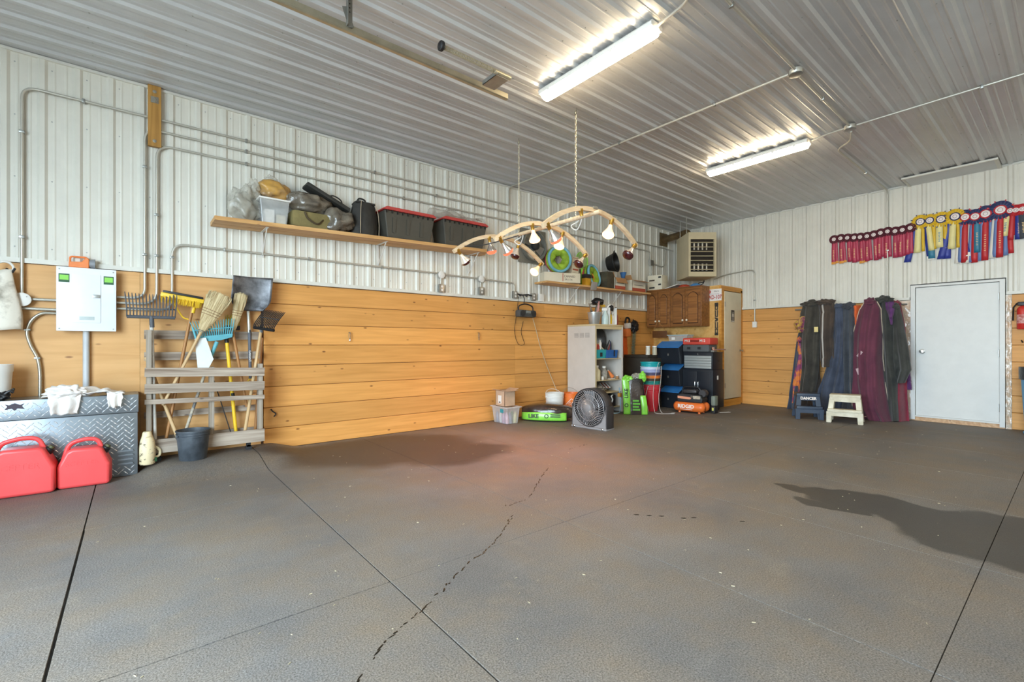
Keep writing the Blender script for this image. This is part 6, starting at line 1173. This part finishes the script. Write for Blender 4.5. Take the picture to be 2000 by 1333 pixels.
def rosette(u, v, r, cols, tails, lb, points=False, depth=0.):
    p = wx(u, v, BW-.05); t = thing('award_rosette', lb, 'award ribbon', (BW-.045-depth, p.y, p.z), -PI/2, 'award rosettes on the back wall')
    key = (round(r, 3), cols[0].name, cols[1].name)
    n = 18
    if key not in BASES:
        a = B().sheet(pleat(r*.45, r, n, -.004, .006), n*2, 3, True).mesh('pleated_ruffle'); a.materials.append(cols[0]); b_ = B().sheet(pleat(r*.3, r*.53, n, -.013, .003), n*2, 3, True).mesh('inner_ruffle'); b_.materials.append(cols[1])
        c_ = B().at(T(0, -.016, 0) @ rot(PI/2)).lathe([(r*.40, 0), (r*.40, .004), (r*.36, .006)], 20).mesh('button', 40); c_.materials.append(C_btn); BASES[key] = (a, b_, c_)
    a, b_, c_ = BASES[key]; link(a, 'pleated_ruffle', t); link(b_, 'inner_ruffle', t); bo = link(c_, 'button', t)
    B().tube([(r*.2*math.cos(q), -.0225, r*.2*math.sin(q)) for q in [2*PI*i/12 for i in range(12)]], .0022, 4, closed=True).obj('button_print', C_mar, bo)
    if points:
        for k in range(8): q = 2*PI*k/8+.4; B().hexa([((r+x)*math.cos(q+dq), -.004+yy, (r+x)*math.sin(q+dq)) for yy in (-.002, .002) for x, dq in ((-.01, -.07), (-.01, .07), (.016, .05), (.016, -.05))]).obj('ruffle_tip', cols[1], t, smooth=None)
    for k, (x0, x1, w, L_, m, printed, endm) in enumerate(tails):
        y = .003+.0045*k
        def f(uu, vv): return (x0+(x1-x0)*vv+(uu-.5)*w*(1+.15*vv), y-.006*math.sin(vv*4+k)-.003*math.sin(uu*3), -r*.35-(L_-r*.35)*vv)
        o = B().sheet(f, 3, 8).obj('streamer', m, t, smooth=70, solid=.0015)
        if endm: B().sheet(lambda uu, vv: (lambda q: (q[0], q[1]-.0015, q[2]))(f(uu, .9+.1*vv)), 3, 2).obj('streamer_end', endm, o, smooth=None, solid=.0012)
        if printed:
            for q in range(8):
                vv = .42+.05*q; c0 = f(.5, vv); ww = w*(.34, .26, .34, .2, .3, .34, .18, .3)[q]
                B().box(c0[0]-ww/2, c0[0]+ww/2, c0[1]-.0026, c0[1]-.0012, c0[2]-.005, c0[2]+.004).obj('gold_lettering', M_gold if m is not C_pal else C_tl, o, smooth=None)
    return t
ORD = ('first', 'second', 'third', 'fourth', 'fifth', 'sixth', 'seventh', 'eighth', 'ninth', 'tenth', 'eleventh', 'twelfth')
mar = ((1629, 468), (1642, 466), (1655, 465), (1668.5, 464.5), (1680, 463.5), (1693.5, 462), (1706.5, 459), (1720, 455.5), (1733.5, 452.5), (1748.5, 452), (1762.5, 449.5), (1778, 445.5))
for k, (u, v) in enumerate(mar):
    L_ = (.43, .43, .41, .42, .44, .41, .42, .40, .42, .42, .42, .41)[k]; en = C_ora if k in (0, 1, 4) else None; dx = (-.01, .01, .03, .0, .02, .0, .03, -.02, -.02, .0, -.03, -.04)[k]
    rosette(u, v, .074, (C_mar, C_mar), ((dx*.6, dx, .055, L_, C_ros, True, en), (dx*.6+.03, dx+.045, .05, L_*.97, C_ros, False, en)), ORD[k]+' maroon rosette with crimson streamers, counted from the left', depth=.004*(k % 2))
yl = ((1797.5, 433.5), (1816, 431), (1838, 428.5), (1865.5, 423.5))
for k, (u, v) in enumerate(yl):
    r = (.108, .097, .112, .115)[k]
    tl = ((-.02, -.04, .07, .47, C_pal, False, None), (.03, .03, .035, .46, C_yl, False, None), (-.05, -.16, .075, .60, C_blu, False, None), (.06, .12, .075, .60, C_blu, False, C_wh)) if k in (0, 3) else ((-.02, .02, .06, .46, C_pal, False, None), (.04, .05, .045, .44, C_yl, False, None), (.0, .02, .07, .58, C_tl, False, None)) if k == 1 else ((-.02, -.02, .075, .42, C_pal, True, None), (.04, .05, .05, .44, C_yl, False, None), (.07, .06, .08, .60, C_blu, False, None))
    rosette(u, v, r, (C_yl, C_nav), tl, ('first', 'second', 'third', 'fourth')[k]+' yellow rosette with blue and yellow streamers, from the left', True, .006*(k % 2))
nv = ((1885, 424.5), (1904.5, 423.5), (1925, 418), (1954, 410.5))
for k, (u, v) in enumerate(nv):
    tl = ((.0, -.01, .062, .66, C_rd, k > 1, None), (-.03, -.055, .05, .65, C_lb, False, None), (-.05, -.09, .05, .66, C_wh, False, None), (.045, .045, .05, .64, C_lb, False, None), (.08, .1, .05, .62, C_rd if k in (0, 3) else C_wh, False, None))
    if k == 1: tl = ((.02, .02, .06, .52, C_tl, True, None),)+tl
    rosette(u, v, (.11, .11, .12, .128)[k], (C_nav, C_rd), tl, ('first', 'second', 'third', 'fourth')[k]+' navy rosette with red, white and blue streamers, from the left', True, .006*(k % 2))
for k, (u, v) in enumerate(((1973, 412), (1984, 411), (1997, 409))):
    tl = (((-.03, -.06, .07, .34, C_pal, True, None), (.03, .02, .06, .34, C_rd, False, None)), ((-.03, -.05, .05, .40, C_rd, False, None), (.03, .03, .07, .40, C_blu, True, None)), ((.0, .02, .08, .4, cloth('ribbon_grey', '#4a4f58'), True, None),))[k]
    rosette(u, v, .078, (C_rd, C_rd), tl, ('first', 'second', 'third')[k]+' small red rosette at the right end of the row', depth=.004*k)
# ================================================================ HEAT LAMP CANOPY OVER THE WASH SPOT
M_arch = wood('lamp_arch', '#efd9b8', '#dcbd94', knots=False, ring=20.); M_brass = mat('brass_socket', '#c59a45', .3, .8, var=.1)
AX, AZ = 3.655, 2.55
hl = thing('heat_lamp_canopy', 'canopy of three pale arched bars hung on chains, carrying heat lamps', 'heat lamp frame', (AX, 3.92, 2.28))
B().tube([(0, -.85, .245), (0, .85, .25)], .022, 10).obj('spine_pole', M_arch, hl, smooth=60)
HS, HR = .72, .275
def archp(s): x = s*HS; return Vector((x, 0, HR*(1-(abs(s))**2.1)))
for y in (.77, -.04, -.77):
    P = [archp(-1+2*i/28)+Vector((0, y, .0)) for i in range(29)]; w_, h_ = .016, .022; s = B(); vs_ = []; 
    for i, p in enumerate(P):
        tg = (P[min(i+1, 28)]-P[max(i-1, 0)]).normalized(); nn = Vector((-tg.z, 0, tg.x)); 
        for a, b_ in ((-1, -1), (1, -1), (1, 1), (-1, 1)): vs_.append(p+Vector((0, a*w_, 0))+nn*b_*h_)
    s.add(vs_, [(4*i+j, 4*i+(j+1) % 4, 4*i+4+(j+1) % 4, 4*i+4+j) for i in range(28) for j in range(4)]+[(0, 1, 2, 3), (115, 114, 113, 112)]); s.obj('arch', M_arch, hl, smooth=None)
    B().box(-.03, .03, y-.03, y+.03, .285, .31).obj('clamp', M_galv, hl, smooth=None)
for y, zt in ((.43, 1), (-.52, 1)):
    B().tube(curve([(0, y-.09, .27), (.02, y-.05, .19), (.03, y+.02, .13), (-.02, y+.05, .17), (.02, y-.02, .22), (.0, y+.08, .27)], 6), .007, 6).obj('knotted_cord', M_white, hl)
cbl = thing('supply_cable', 'thin grey cable looping along the lamp arches', 'cable', (AX-.5, 4.69, 2.38)); B().tube(curve([(-.1, 0, -.02), (.1, -.1, .0), (.3, -.25, .06), (.45, -.4, .12)], 6), .006, 6).obj('cable', M_dk, cbl)
# chains
link_me = None
def chain(x, y, z0, z1, lb):
    t = thing('chain', lb, 'chain', (x, y, z0)); n = int((z1-z0)/.032)
    me = B().tube([(.008*math.cos(a), 0, .014*math.sin(a)*1.5) for a in [2*PI*i/12 for i in range(12)]], .0026, 5, closed=True).mesh('chain_link', 60); me.materials.append(mat('chain_zinc', '#cfc6ae', .35, .7, var=.1))
    for k in range(n): link(me, 'chain_link', t, (0, 0, .02+k*.032), (0, 0, PI/2*(k % 2)))
    B().tube([(.0, .02*math.cos(a), z1-z0-.03+.02*math.sin(a)) for a in [2*PI*i/14 for i in range(14)]], .004, 6, closed=True).obj('ceiling_eye', M_galv, t); B().cyl((0, 0, z1-z0-.012), (0, 0, z1-z0+.02), .005, 8).obj('eye_shank', M_galv, t)
chain(3.655, 4.346, 2.555, CZ-.02, 'thin chain holding the lamp canopy, nearer the left wall'); chain(3.655, 3.402, 2.555, CZ-.02, 'thin chain holding the lamp canopy, nearer the middle of the room')
M_bulb = mat('bulb_glass', '#e8d8c6', .15, .2, var=.05, coat=.6); M_silv = mat('bulb_silver', '#d8d2cc', .18, .85, var=0); M_face = mat('bulb_face_lit', '#ffd9a8', .3, var=0, emit=3.2, ecol='#ffbb80'); M_facer = mat('bulb_face_ruby_lit', '#c8453a', .3, var=0, emit=1.3, ecol='#ff6a48'); M_ruby = mat('bulb_face_ruby_off', '#3f0d14', .12, var=.1, coat=1.); M_neckl = mat('bulb_glow', '#e8d2b8', .3, var=0, emit=.75, ecol='#ffbf85')
STATE = {(0, 0): 'roff', (0, 1): 'rlit', (0, 2): 'roff', (0, 3): 'lit', (1, 0): 'rlit', (1, 1): 'lit', (1, 2): 'lit', (1, 3): 'roff', (2, 0): 'rlit', (2, 1): 'none', (2, 2): 'lit', (2, 3): 'roff'}
PLACE = ('wall-side arch', 'middle arch', 'room-side arch'); POS = ('left end', 'left of centre', 'right of centre', 'right end')
for i, y in enumerate((.77, -.04, -.77)):
    for j, sx in enumerate((-.93, -.28, .40, .96)):
        st = STATE[(i, j)]; p = archp(sx); q = archp(sx+.01)-archp(sx-.01); nn = Vector((q.z, 0, -q.x)).normalized()
        if nn.z > 0: nn = -nn
        dirn = Vector((nn.x*1.25, 0, nn.z)).normalized()
        org = hl.location+Vector((p.x, y, p.z))+nn*.023
        lb = ('empty brass lamp socket' if st == 'none' else {'lit': 'glowing clear heat lamp', 'rlit': 'glowing red-rimmed heat lamp', 'roff': 'unlit ruby heat lamp'}[st])+' at the %s of the %s' % (POS[j], PLACE[i])
        t = thing('heat_lamp', lb, 'heat lamp', org, group='heat lamps on the canopy'); M_ = (-dirn).to_track_quat('Z', 'Y').to_matrix().to_4x4()
        B().at(M_).lathe([(.026, .02), (.026, -.002), (.02, -.01), (.019, -.05)], 14).obj('socket', M_brass, t)
        if st == 'none': continue
        B().at(M_).lathe([(.0185, -.051), (.024, -.085), (.045, -.125), (.06, -.15), (.063, -.16)], 20, cap0=False, cap1=False).obj('bulb_body', {'lit': M_neckl, 'rlit': M_silv, 'roff': M_bulb}[st], t, smooth=60)
        B().at(M_).lathe([(.063, -.161), (.06, -.178), (.045, -.192), (.022, -.199), (.001, -.2)], 20, cap0=False, cap1=False).obj('bulb_face', {'lit': M_face, 'rlit': M_facer, 'roff': M_ruby}[st], t, smooth=60)
        if st != 'roff':
            ld_ = bpy.data.lights.new('heat_lamp_glow', 'SPOT'); ld_.energy = HL_W[st]; ld_.color = (1., .62, .32) if st == 'lit' else (1., .26, .26); ld_.spot_size = math.radians(150 if st == 'lit' else 88); ld_.spot_blend = .9; ld_.shadow_soft_size = .06
            lo = bpy.data.objects.new('heat_lamp_glow', ld_); COL.objects.link(lo); lo.parent = t; lo.location = dirn*.215; lo.rotation_euler = (dirn if st == 'lit' else dirn*.1+Vector((-.12, 0, -.9))).to_track_quat('-Z', 'Y').to_euler()
# ================================================================ SMALL STUFF ON THE MATS
s = B(); rr = random.Random(12)
path = [(1145, 869), (1125, 874), (1108, 880), (None, 0), (1070, 915), (1060, 928), (1040, 962), (1030, 975), (1010, 983), (990, 989), (997, 997), (None, 0), (1000, 1010), (985, 1032), (962, 1064), (948, 1078), (920, 1096), (890, 1125), (868, 1150), (845, 1172), (825, 1190), (790, 1222), (750, 1255), (728, 1285), (705, 1325), (690, 1345)]
def wet(p, a, l, w): 
    n = 9; s.add([(p.x, p.y, .0022)]+[(p.x+l*math.cos(a)*math.cos(q)-w*math.sin(a)*math.sin(q), p.y+l*math.sin(a)*math.cos(q)+w*math.cos(a)*math.sin(q), .0009) for q in [2*PI*i/n+rr.uniform(-.2, .2) for i in range(n)]], [(0, 1+i, 1+(i+1) % n) for i in range(n)])
for a, b_ in zip(path, path[1:]):
    if a[0] is None or b_[0] is None: continue
    A_, B_ = wz(*a), wz(*b_); d_ = B_-A_; n = max(2, int(d_.length/.025)); an = math.atan2(d_.y, d_.x)
    for i in range(n):
        if rr.random() < .86: p = A_+d_*((i+rr.uniform(-.3, .3))/n)+Vector((rr.uniform(-.008, .008), rr.uniform(-.008, .008), 0)); wet(p, an+rr.uniform(-.3, .3), rr.uniform(.008, .022), rr.uniform(.0025, .005))
for u, v in ((1243, 1006), (1292, 1009), (1335, 1013), (1355, 1012), (1450, 1019), (1268, 1008)): wet(wz(u, v), -.7, .02, .008)
tag(s.obj('water_drips', mat('wet_black', '#17150f', .25, var=0)), 'trail of dark water drips wandering across the rubber mats', 'water', kind='stuff')
s = B()
for k in range(260):
    x, y = rr.uniform(-.2, 8.9), rr.uniform(.4, 5.2); a = rr.uniform(0, PI); l = rr.uniform(.002, .008); c_, s_ = math.cos(a)*l, math.sin(a)*l; w = .0012
    s.hexa([(x-c_-w, y-s_, .0006), (x-c_+w, y-s_, .0006), (x+c_+w, y+s_, .0006), (x+c_-w, y+s_, .0006), (x-c_-w, y-s_, .003), (x-c_+w, y-s_, .003), (x+c_+w, y+s_, .003), (x+c_-w, y+s_, .003)])
tag(s.obj('straw_bits', mat('straw_pale', '#cbbf9d', .8, var=.2)), 'scattered pale straw bits and crumbs on the rubber mats', 'straw', kind='stuff')
